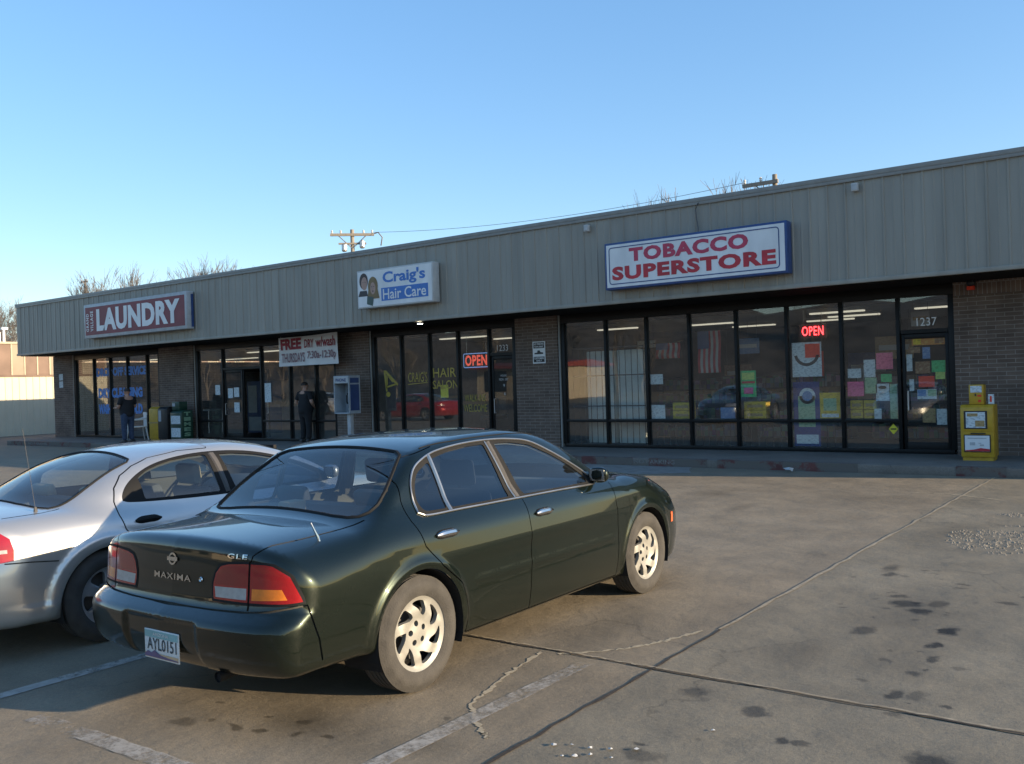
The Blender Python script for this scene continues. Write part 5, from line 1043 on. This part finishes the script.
def make_rim(P, w, sd_, hw):
    rr_ = P['rim_r']; n_sp, style = P['rim_style']; loops = [[(rr_*math.cos(2*math.pi*i/72), rr_*math.sin(2*math.pi*i/72)) for i in range(72)]]; holes = []
    for k in range(n_sp):
        a = 2*math.pi*k/n_sp+.2; st = 2*math.pi/n_sp
        def pol(r, th): th = a+th*sd_; return (r*rr_*math.cos(th), r*rr_*math.sin(th))
        if style == 'swirl': hp = [pol(.47, .0*st), pol(.50, .30*st), pol(.66, .58*st), pol(.83, .82*st), pol(.86, .66*st), pol(.865, .42*st), pol(.855, .18*st), pol(.66, .06*st)]
        else: hp = [pol(.40, .30*st), pol(.44, .5*st), pol(.40, .70*st), pol(.82, .78*st), pol(.88, .66*st), pol(.89, .5*st), pol(.88, .34*st), pol(.82, .22*st)]
        holes.append([tuple(q) for q in roundpoly(hp, .014, 3)])
    for k in range(5): a = 2*math.pi*k/5+.45; holes.append([(.26*rr_*math.cos(a)+.080*rr_*math.cos(2*math.pi*i/10), .26*rr_*math.sin(a)+.080*rr_*math.sin(2*math.pi*i/10)) for i in range(10)])
    V, E = [], []
    for lp in loops+holes: o = len(V); V += [Vector(q) for q in lp]; E += [(o+i, o+(i+1) % len(lp)) for i in range(len(lp))]
    for r in (.32, .40, .55, .7, .92, .96): V += [Vector((r*rr_*math.cos(2*math.pi*i/48), r*rr_*math.sin(2*math.pi*i/48))) for i in range(48)]
    V.append(Vector((0, 0))); rv, _, rf, *_ = delaunay_2d_cdt(V, E, [], 0, 1e-6)
    xy = np.array([(q[0], q[1]) for q in rv]); tri = np.array([f for f in rf if len(f) == 3]); cen = xy[tri].mean(1); bad = np.zeros(len(tri), bool)
    for h in holes: bad |= inpoly(cen, np.array(h))
    tri = tri[~bad]; dome = pchip([0, .1, .2, .35, .6, .85, .92, 1.0], [.006, .006, .0, -.004, .016, .004, .010, .020])
    xo = hw*.86; r = np.hypot(xy[:, 0], xy[:, 1])/rr_; vs = [(sd_*(xo-.022+dome(r[i])), q[0], q[1]) for i, q in enumerate(xy)]
    b = MB(); b.add(vs, [tuple(int(i) for i in f) for f in tri]); me = bpy.data.meshes.new('rim'); me.from_pydata(b.v, [], b.f)
    bm = bmesh.new(); bm.from_mesh(me); bmesh.ops.delete(bm, geom=[v for v in bm.verts if not v.link_faces], context='VERTS'); g = bmesh.ops.extrude_face_region(bm, geom=bm.faces[:]); bmesh.ops.translate(bm, verts=[e for e in g['geom'] if isinstance(e, bmesh.types.BMVert)], vec=(-sd_*.028, 0, 0)); bmesh.ops.recalc_face_normals(bm, faces=bm.faces); bm.to_mesh(me); bm.free()
    me.materials.append(M[P['rim_mat']]); me.polygons.foreach_set('use_smooth', [True]*len(me.polygons)); me.set_sharp_from_angle(angle=R(35)); o = bpy.data.objects.new('rim', me); COL.objects.link(o); o.parent = w
    b = MB(); b.lathe([(sd_*xo, rr_*1.02), (sd_*(xo-.012), rr_*.99), (sd_*(xo-.16), rr_*.90), (sd_*(xo-.165), .001)], 40, 'x'); b.build('rim_barrel', 'dark_well', w, smooth=True)
    b = MB(); b.lathe([(sd_*(xo-.085), .001), (sd_*(xo-.085), rr_*.72), (sd_*(xo-.10), rr_*.72)], 32, 'x'); b.build('brake_disc', 'trim_grey', w)
    return o

GA = .007
DLO_A = [(1.20, .953), (1.172, 1.0), (1.185, 1.10), (1.225, 1.175), (1.30, 1.233), (1.44, 1.283), (1.60, 1.308), (1.80, 1.323), (2.02, 1.327), (2.25, 1.318), (2.46, 1.288), (2.65, 1.208), (2.85, 1.106), (2.99, 1.024), (3.055, .960), (3.03, .938), (2.55, .944), (2.03, .948), (1.53, .951)]
DLO_A = [tuple(q) for q in dens(DLO_A, True, .02, True)]
CAR_A = dict(paint='paint_green', ya=.9, yb=3.85, zc=.705, k_shoulder=.12, k_end=.05, k_roof=.06, k_belt=.10, deck_crown=.040, tail_round=.055, arch_pow=2, roof_crown=.028, bow=(-.06, .42, (1.6, 2.6)), plate_dent=.018,
    curves=dict(wz=([.12, .25, .40, .52, .65, .80, .90, 1.0, 1.1], [.80, .845, .872, .882, .886, .878, .862, .82, .72]), wp=([0, .3, .8, 1.6, 3.2, 4.0, 4.4, 4.8], [.982, .988, .996, 1, 1, .985, .965, .93]),
        zd=([0, .12, .20, .30, .6, .95, 1.3, 2.3, 3.2, 3.55, 4.0, 4.35, 4.6, 4.75], [.905, .940, .954, .961, .974, .986, .982, .985, .985, .985, .925, .845, .76, .66]),
        zr=([.45, .815, .96, 1.135, 1.335, 1.63, 2.0, 2.3, 2.6, 2.8, 3.0, 3.3, 3.6, 4.0], [.69, .985, 1.096, 1.222, 1.333, 1.380, 1.396, 1.398, 1.378, 1.34, 1.27, 1.115, .945, .7]),
        wg=([.8, .97, 1.1, 1.25, 1.34, 1.40, 1.5], [.84, .792, .742, .672, .622, .58, .5]), gp=([.5, .9, 1.2, 1.5, 1.9, 2.6, 3.1, 3.6], [.90, .945, .972, .99, 1, 1, .98, .93]),
        yr=([.15, .28, .33, .39, .46, .530, .562, .588, .618, .68, .80, .93, 1.0, 1.1], [.28, .09, .05, .018, .002, .0, .012, .045, .088, .102, .112, .130, .152, .25]),
        rp=([0, .3, .5, .65, .75, .82, .86, .90], [0, .008, .022, .046, .076, .118, .165, .27]),
        yf=([.15, .25, .40, .55, .62, .72, .85], [4.60, 4.70, 4.75, 4.75, 4.71, 4.62, 4.38]), fp=([0, .3, .5, .65, .78, .87, .95], [0, .03, .09, .18, .33, .58, .95]),
        zb=([0, .35, .75, 1.4, 1.6, 3.2, 4.3, 4.8], [.295, .305, .29, .21, .20, .195, .18, .21])),
    arches=[(1.075, .325, .382, .016, .030), (3.735, .325, .382, .014, .030)], ridges=[(1.52, 3.24, .527, .0035, .026)], rows=(.53, .545, .555, .565, .577, .59, .605, .62, .64, .66),
    regions=[('lamp:tail_lamp:lens_white', 'rear', [(.365, .672), (.355, .724), (.578, .728), (.578, .672)]), ('lamp:tail_lamp:lens_amber', 'rear', [(.612, .672), (.612, .728), (.775, .730), (.80, .68)]), ('lamp:tail_lamp:lens_dark_red', 'rear', [(.355, .735), (.37, .79), (.42, .826), (.585, .842), (.585, .735)]),
        ('lamp:tail_lamp:lens_red', ['mix'], [('rear', q) for q in ((.352, .662), (.345, .70), (.345, .74), (.362, .79), (.395, .825), (.45, .838), (.55, .845), (.68, .846), (.725, .840), (.76, .822))]+[('side', q) for q in ((.220, .79), (.232, .745), (.25, .69), (.256, .668))]+[('rear', q) for q in ((.80, .662), (.6, .660))]),
        ('bezel', ['mix'], [('rear', q) for q in ((.338, .650), (.332, .70), (.332, .745), (.350, .80), (.388, .838), (.45, .851), (.55, .857), (.68, .858), (.735, .851), (.775, .83))]+[('side', q) for q in ((.234, .795), (.246, .745), (.264, .69), (.270, .658))]+[('rear', q) for q in ((.80, .650), (.6, .648))]),
        ('lamp:side_marker:marker_orange', 'side', [(4.17, .50), (4.175, .58), (4.225, .58), (4.225, .50)]), ('lamp:headlight:lens_clear', 'front', roundpoly([(.36, .63), (.36, .735), (.72, .75), (.80, .70), (.80, .63)], .02)),
        ('glass:quarter_window:tint_glass', 'side', roundpoly([(1.225, .972), (1.20, 1.04), (1.225, 1.12), (1.275, 1.185), (1.408, 1.244), (1.418, .970)], .035)), ('glass:side_window:tint_glass', 'side', roundpoly([(1.452, .970), (1.440, 1.256), (1.60, 1.285), (1.80, 1.302), (1.968, 1.304), (2.008, .967)], .02)),
        ('glass:side_window:car_glass', 'side', roundpoly([(2.165, .964), (2.080, 1.302), (2.25, 1.296), (2.45, 1.266), (2.65, 1.183), (2.84, 1.085), (2.965, 1.0), (2.96, .960)], .02)), ('rubber', 'side', DLO_A),
        ('hole', 'side', [(1.075+.352*math.cos(a), .325+.352*math.sin(a)) for a in [2*math.pi*i/60 for i in range(60)]]), ('hole', 'side', [(3.735+.352*math.cos(a), .325+.352*math.sin(a)) for a in [2*math.pi*i/60 for i in range(60)]]),
        ('glass:rear_window:rear_glass', 'top', [(0, .832), (.30, .828), (.46, .826), (.56, .838), (.62, .865), (.652, .905), (.660, .96), (.642, 1.04), (.605, 1.13), (.558, 1.23), (.53, 1.285), (.48, 1.312), (.25, 1.320), (0, 1.323)]), ('glass:windscreen:car_glass', 'top', [(0, 3.46), (.35, 3.41), (.58, 3.31), (.685, 3.18), (.66, 3.05), (.60, 2.80), (.56, 2.70), (.3, 2.78), (0, 2.81)]),
        ('door_rear', 'side', [(1.49, .225), (1.484, .348), (1.415, .536), (1.245, .666), (1.124, .795), (1.082, .935), (1.085, 1.05), (1.115, 1.16), (1.18, 1.235), (1.30, 1.285), (1.5, 1.325), (1.80, 1.340), (2.05, 1.343), (2.12, .95), (2.13, .55), (2.137, .225)]), ('door_front', 'side', [(2.137, .225), (2.13, .55), (2.12, .95), (2.05, 1.343), (2.26, 1.334), (2.48, 1.302), (2.68, 1.22), (2.88, 1.12), (3.05, 1.03), (3.235, .93), (3.255, .6), (3.272, .374), (3.27, .225)]),
        ('trunk_lid', ['mix'], [('top', (0, .785)), ('top', (.40, .78)), ('top', (.66, .76)), ('top', (.655, .60)), ('top', (.64, .40)), ('top', (.625, .26)), ('rear', (.605, .885)), ('rear', (.598, .85)), ('rear', (.595, .80)), ('rear', (.594, .630)), ('rear', (.3, .620)), ('rear', (0, .618))]),
        ('rear_bumper', ['mix'], [('rear', (0, .604)), ('rear', (.4, .606)), ('rear', (.7, .618)), ('rear', (.82, .642)), ('side', (.275, .648)), ('side', (.335, .47)), ('side', (.36, .36)), ('side', (.37, .325)), ('rear', (.7, .315)), ('rear', (0, .31))]),
        ('bonnet', 'top', [(0, 3.52), (.5, 3.45), (.70, 3.32), (.74, 3.9), (.66, 4.35), (.4, 4.52), (0, 4.56)])],
    gaps=[('side', [(1.488, .225), (1.484, .348), (1.415, .536), (1.245, .666), (1.124, .795), (1.082, .935), (1.085, 1.05), (1.115, 1.16), (1.18, 1.235), (1.30, 1.285), (1.5, 1.325)], GA), ('side', [(2.137, .225), (2.13, .55), (2.12, .937)], GA), ('side', [(3.235, .93), (3.255, .6), (3.272, .374), (3.27, .225)], GA), ('side', [(1.49, .225), (2.137, .225), (3.27, .225)], GA),
        ('top', [(.69, .84), (.66, .74), (.65, .58), (.64, .40), (.625, .26)], GA), (['mix'], [('top', (.625, .26)), ('rear', (.605, .885)), ('rear', (.598, .855))], GA), ('rear', [(.594, .86), (.594, .622)], .010), ('rear', [(0, .608), (.35, .610), (.594, .615), (.72, .624), (.82, .642)], .010), (['mix'], [('rear', (.82, .642)), ('side', (.275, .648)), ('side', (.335, .47)), ('side', (.36, .36))], GA), ('top', [(.70, 3.34), (.74, 3.9), (.66, 4.35), (.4, 4.52), (0, 4.56)], GA), ('side', [(.55, .80), (.69, .80), (.69, .92), (.55, .92), (.55, .80)][:0] or [(3.45, .80), (3.46, .60)], .003)],
    tubes=[('window_surround', 'side', DLO_A, True, .0065, 'dull_chrome', .005), ('quarter_divider', 'side', [(1.428, .955), (1.423, 1.278)], False, .013, 'dull_chrome', .002), ('pillar_trim', 'side', [(2.085, .955), (2.022, 1.318)], False, .042, 'trim_grey', -.030), ('pillar_line', 'side', [(2.055, .955), (1.992, 1.318)], False, .006, 'dull_chrome', .004), ('backlight_seal', 'top', [(0, .820), (.30, .816), (.465, .814), (.57, .826), (.632, .855), (.666, .90), (.675, .96), (.656, 1.045), (.618, 1.135), (.571, 1.235), (.541, 1.295), (.486, 1.324), (.25, 1.332), (0, 1.335)], False, .013, 'rubber', -.004), ('roof_drip', 'top', [(.585, 1.42), (.60, 1.7), (.60, 2.2), (.585, 2.6)], False, .004, 'rubber', 0.0)],
    handles=[(1.31, .840, .19), (2.29, .836, .19)], bpillar=2.1, handle_mat='chrome', mirror=(3.0, 1.005), mirror_mat='paint_green', axles=(1.075, 3.735), wheel_r=.318, wheel_x=.770, rim_r=.212, rim_style=(7, 'swirl'), rim_mat='alloy', arch_open=.352, cabin=(1.25, 2.95), seat_scale=1.0, seat_mat='seat_grey', head_mat='seat_grey')
maxi, SA = make_car(CAR_A, 'parked_sedan', 'dark green sedan with chrome window trim and pale alloy wheels parked in the foreground', 'car')
AX, AY = -4.300, 2.68; maxi.location = (AX, AY, -.009); maxi.rotation_euler = (0, R(-.6), 0)
def on_rear(S_, verts, off=.004):
    p = S_.lift('rear', [(abs(a), c) for a, c in verts]); return [(v[0], q[1]-off, v[1]) for v, q in zip(verts, p)]
def rear_text(S_, body, x0, x1, z0, z1, m, pn, parent, bold=.0, spacing=1., off=.004):
    v, f = text_pts(body, x0, x1, z0, z1, bold=bold, spacing=spacing); b = MB(); b.add(on_rear(S_, v, off), f); return b.build(pn, m, parent)
rear_text(SA, 'MAXIMA', -.165, .160, .728, .760, 'chrome', 'model_lettering', maxi, .015, 1.15); rear_text(SA, 'GLE', .44, .575, .868, .892, 'chrome', 'trim_lettering', maxi, .02, 1.15)
b = MB(); n = 24; vs = []
for i in range(n): a = 2*math.pi*i/n; vs += [(.034*math.cos(a), .835+.032*math.sin(a)), (.024*math.cos(a), .835+.022*math.sin(a))]
b.add(on_rear(SA, vs, .006), [(2*i, (2*i+2) % (2*n), (2*i+3) % (2*n), 2*i+1) for i in range(n)]); b.add(on_rear(SA, [(-.045, .825), (.045, .825), (.045, .845), (-.045, .845)], .008), [(0, 1, 2, 3)]); b.build('round_emblem', 'chrome', maxi)
b = MB(); b.lathe([(0, .001), (-.006, .010), (0, .014)], 12, 'y', (.245, float(SA.lift('rear', [(.245, .748)])[0][1])-.003, .748)); b.build('boot_lock', 'chrome', maxi)
# licence plate
pt = MB(); yp = float(SA.lift('rear', [(.10, .42)])[0][1])-.012; PX = .022
pt.box(-.152, .152, yp-.002, yp+.004, .327, .479); pl = pt.build('licence_plate', 'plate_white', maxi, bevel=.002); pl.location.x = PX
b = MB(); b.box(-.146, .146, yp-.0045, yp-.0025, .438, .473); b.build('teal_band', 'plate_teal', pl); b = MB(); b.box(-.146, .146, yp-.0045, yp-.0025, .334, .358); b.build('orange_band', 'plate_orange', pl)
b = MB(); b.prism([(-.146, .350), (-.12, .366), (-.09, .358), (-.06, .374), (-.03, .360), (0, .352), (.06, .346), (.146, .342), (.146, .337), (-.146, .337)], yp-.0062, yp-.0047, 'y'); b.build('mountain_print', 'plate_purple', pl)
b = MB(); text(b, 'AYL0151', -.125, .135, .375, .437, yp-.0052, bold=.01); b.build('plate_characters', 'plate_ink', pl); b = MB(); text(b, 'ARIZONA', -.07, .07, .449, .465, yp-.0062, bold=.01); b.build('state_lettering', 'plate_white', pl)
b = MB(); b.tube([(.42, .24, .300), (.42, .065, .288)], .026, 12, caps=False); b.tube([(.42, .075, .288), (.42, .085, .288)], .023, 12); b.build('exhaust_tip', 'rubber', maxi, smooth=True)
p = SA.lift('side', [(.50, .915)])[0]; b = MB(); b.tube([tuple(p+np.array([-.005, 0, -.012])), tuple(p+np.array([-.008, -.008, .02])), tuple(p+np.array([-.03, -.03, .095]))], [.011, .008, .004], 8); b.build('aerial_stub', 'chrome', maxi, smooth=True)
t = thing('tissue_box', 'dark and beige box lying behind the rear window of the green sedan', 'box', (AX-.22, AY+1.0, .888)); b = MB(); b.box(-.16, .06, -.07, .07, 0, .10); b.build('box_body', 'cabin', t, bevel=.01); b = MB(); b.box(.062, .17, -.07, .07, 0, .13); b.build('beige_end', 'seat_beige', t, bevel=.015)

# ---- silver sedan
DLO_B = [(1.265, .928), (1.232, .955), (1.262, 1.015), (1.33, 1.075), (1.43, 1.13), (1.55, 1.173), (1.70, 1.204), (1.86, 1.222), (2.03, 1.228), (2.25, 1.220), (2.45, 1.195), (2.65, 1.15), (2.9, 1.07), (3.1, .985), (3.17, .925), (3.1, .893), (2.5, .895), (1.9, .900), (1.5, .912)]
DLO_B = [tuple(q) for q in dens(DLO_B, True, .02, True)]
CAR_B = dict(paint='paint_silver', ya=.95, yb=3.85, zc=.62, k_shoulder=.16, k_end=.09, k_roof=.12, k_belt=.06, deck_crown=.05, tail_round=.02, arch_pow=4, roof_crown=.030, bow=(-.50, .42, (1.6, 2.6)),
    curves=dict(wz=([.12, .25, .40, .52, .65, .80, .90, 1.0, 1.1], [.83, .872, .888, .892, .892, .878, .855, .80, .70]), wp=([0, .3, .8, 1.6, 3.2, 4.0, 4.4, 4.8], [.95, .97, .99, 1, 1, .985, .96, .92]),
        zd=([0, .12, .25, .5, .8, 1.2, 1.6, 2.5, 3.2, 3.6, 4.1, 4.5, 4.75], [.86, .915, .945, .955, .958, .95, .93, .925, .925, .92, .85, .74, .60]),
        zr=([.3, .66, .9, 1.15, 1.4, 1.7, 2.0, 2.3, 2.6, 2.9, 3.2, 3.6, 4.0], [.74, .945, 1.07, 1.18, 1.245, 1.287, 1.302, 1.300, 1.275, 1.215, 1.12, .93, .70]),
        wg=([.7, .92, 1.05, 1.15, 1.24, 1.32, 1.42], [.86, .815, .765, .712, .655, .58, .46]), gp=([.4, .8, 1.1, 1.5, 1.9, 2.6, 3.1, 3.6], [.76, .86, .925, .975, 1, 1, .97, .90]),
        yr=([.15, .25, .33, .40, .48, .57, .63, .68, .80, .88, .95, 1.05], [.22, .07, .035, .01, .0, .01, .035, .06, .085, .11, .145, .24]),
        rp=([0, .3, .5, .65, .75, .82, .87, .95], [0, .018, .06, .125, .195, .28, .39, .68]),
        yf=([.15, .25, .40, .55, .62, .72, .85], [4.66, 4.76, 4.82, 4.80, 4.76, 4.66, 4.36]), fp=([0, .3, .5, .65, .78, .87, .95], [0, .04, .12, .22, .38, .62, 1.0]),
        zb=([0, .35, .75, 1.4, 1.6, 3.2, 4.3, 4.8], [.22, .225, .22, .19, .18, .18, .17, .2])),
    arches=[(1.06, .305, .395, .020, .048), (3.80, .305, .395, .018, .048)], ridges=[(.0, .72, .30, .012, .06), (1.42, 3.45, .30, .012, .06)], rows=(.58, .60, .62, .655, .67),
    regions=[('lamp:tail_lamp:lens_white', 'rear', [(.50, .712), (.50, .735), (.835, .735), (.838, .712)]), ('lamp:tail_lamp:lens_red', ['mix'], [('rear', q) for q in ((.50, .655), (.475, .74), (.49, .82), (.54, .858), (.70, .858))]+[('side', q) for q in ((.37, .845), (.42, .80), (.435, .73), (.43, .66))]+[('rear', (.80, .650))]), ('lamp:headlight:lens_clear', 'front', roundpoly([(.40, .60), (.40, .69), (.74, .72), (.82, .64), (.80, .60)], .02)),
        ('glass:side_window:car_glass', 'side', roundpoly([(1.395, .935), (1.385, 1.085), (1.47, 1.130), (1.57, 1.16), (1.70, 1.187), (1.86, 1.203), (1.985, 1.207), (2.02, .925)], .02)), ('glass:side_window:car_glass', 'side', roundpoly([(2.165, .920), (2.105, 1.203), (2.25, 1.198), (2.45, 1.173), (2.65, 1.128), (2.88, 1.05), (3.05, .97), (3.05, .917)], .02)), ('rubber', 'side', DLO_B),
        ('hole', 'side', [(1.06+.35*math.cos(a), .31+.35*math.sin(a)) for a in [2*math.pi*i/60 for i in range(60)]]), ('hole', 'side', [(3.80+.35*math.cos(a), .31+.35*math.sin(a)) for a in [2*math.pi*i/60 for i in range(60)]]),
        ('glass:rear_window:rear_glass', 'top', [(0, .70), (.30, .72), (.50, .76), (.57, .80), (.585, .86), (.575, 1.0), (.545, 1.2), (.525, 1.34), (.515, 1.40), (.48, 1.435), (.25, 1.455), (0, 1.465)]), ('glass:windscreen:car_glass', 'top', [(0, 3.55), (.35, 3.49), (.58, 3.36), (.70, 3.2), (.66, 2.98), (.60, 2.76), (.56, 2.68), (.3, 2.75), (0, 2.78)]),
        ('door_rear', 'side', [(1.47, .24), (1.46, .40), (1.38, .55), (1.27, .655), (1.185, .752), (1.165, .85), (1.17, .94), (1.205, 1.03), (1.285, 1.11), (1.40, 1.168), (1.55, 1.215), (1.80, 1.25), (2.04, 1.253), (2.09, .93), (2.10, .55), (2.105, .24)]), ('door_front', 'side', [(2.105, .24), (2.10, .55), (2.09, .93), (2.04, 1.253), (2.28, 1.245), (2.5, 1.215), (2.70, 1.165), (2.95, 1.08), (3.15, .99), (3.26, .88), (3.28, .6), (3.29, .24)]),
        ('trunk_lid', ['mix'], [('top', (0, .66)), ('top', (.40, .70)), ('top', (.64, .84)), ('top', (.67, .70)), ('top', (.66, .45)), ('rear', (.60, .88)), ('rear', (.52, .852)), ('rear', (.47, .80)), ('rear', (.45, .655)), ('rear', (.3, .645)), ('rear', (0, .64))]),
        ('rear_bumper', ['mix'], [('rear', (0, .63)), ('rear', (.5, .636)), ('rear', (.8, .64)), ('side', (.55, .638)), ('side', (.705, .615)), ('side', (.69, .45)), ('side', (.69, .27)), ('rear', (.7, .27)), ('rear', (0, .27))])],
    gaps=[('side', [(1.47, .24), (1.46, .40), (1.38, .55), (1.27, .655), (1.185, .752), (1.165, .85), (1.17, .94), (1.205, 1.03), (1.285, 1.11), (1.40, 1.168), (1.55, 1.215), (1.80, 1.25), (2.04, 1.253)], .009), ('side', [(2.105, .24), (2.10, .55), (2.09, .905)], GA), ('side', [(2.04, 1.253), (2.055, 1.262), (2.05, 1.29)], GA), ('side', [(3.26, .88), (3.28, .6), (3.29, .24)], GA), ('side', [(1.47, .24), (3.29, .24)], GA), ('top', [(.64, .84), (.67, .70), (.66, .45)], GA), ('rear', [(0, .636), (.47, .645)], .010), (['mix'], [('rear', (.84, .648)), ('side', (.52, .640)), ('side', (.705, .617))], GA)],
    tubes=[('backlight_seal', 'top', [(0, .69), (.30, .71), (.51, .748), (.585, .79), (.60, .855), (.588, 1.0), (.558, 1.2), (.538, 1.34), (.525, 1.41), (.485, 1.447), (.25, 1.467), (0, 1.477)], False, .012, 'rubber', -.004), ('pillar_trim', 'side', [(2.085, .915), (2.04, 1.215)], False, .045, 'trim_grey', -.032)],
    handles=[(1.365, .800, .20), (2.30, .800, .20)], bpillar=2.08, handle_mat='rubber', mirror=(3.1, .97), mirror_mat='paint_silver', axles=(1.06, 3.80), wheel_r=.315, wheel_x=.775, rim_r=.205, rim_style=(5, 'star'), rim_mat='alloy_grey', arch_open=.35, cabin=(1.25, 3.0), seat_scale=.94, seat_mat='seat_grey', head_mat='seat_beige')
strat, SB = make_car(CAR_B, 'parked_sedan', 'silver sedan with a long rear aerial parked behind the green sedan', 'car')
BX, BY = -6.865, 2.34; strat.location = (BX, BY, 0)
p = SB.lift('top', [(.60, .70)])[0]; b = MB(); b.tube([tuple(p+np.array([0, 0, -.01])), tuple(p+np.array([0, -.003, .03]))], [.016, .008], 8); b.tube([tuple(p), tuple(p+np.array([-.02, -.06, .56]))], .0014, 5); b.build('aerial', 'trim_grey', strat, smooth=True)
# other cars further along the row and on the road, out of view but mirrored in the shop glass
def recolour(src, paint, x, y, rz, label):
    c = copy_tree(src); c.location = (x, y, 0); c.rotation_euler = (0, 0, rz); c['label'] = label; c['group'] = 'cars seen only mirrored in the shop glass'
    for ch in [c]+list(c.children_recursive):
        if ch.type == 'MESH' and ch.material_slots and ch.material_slots[0].material.name.startswith('paint_'): ch.material_slots[0].link = 'OBJECT'; ch.material_slots[0].material = M[paint]
    return c
recolour(strat, 'paint_red', -27.5, 3.0, R(90), 'red sedan mirrored in the hair salon window'); recolour(maxi, 'paint_white', -47, -5.0, R(-80), 'white sedan mirrored in the laundry window'); recolour(strat, 'paint_blue', -13.4, .8, 0, 'dark blue sedan mirrored in the tobacco shop window')
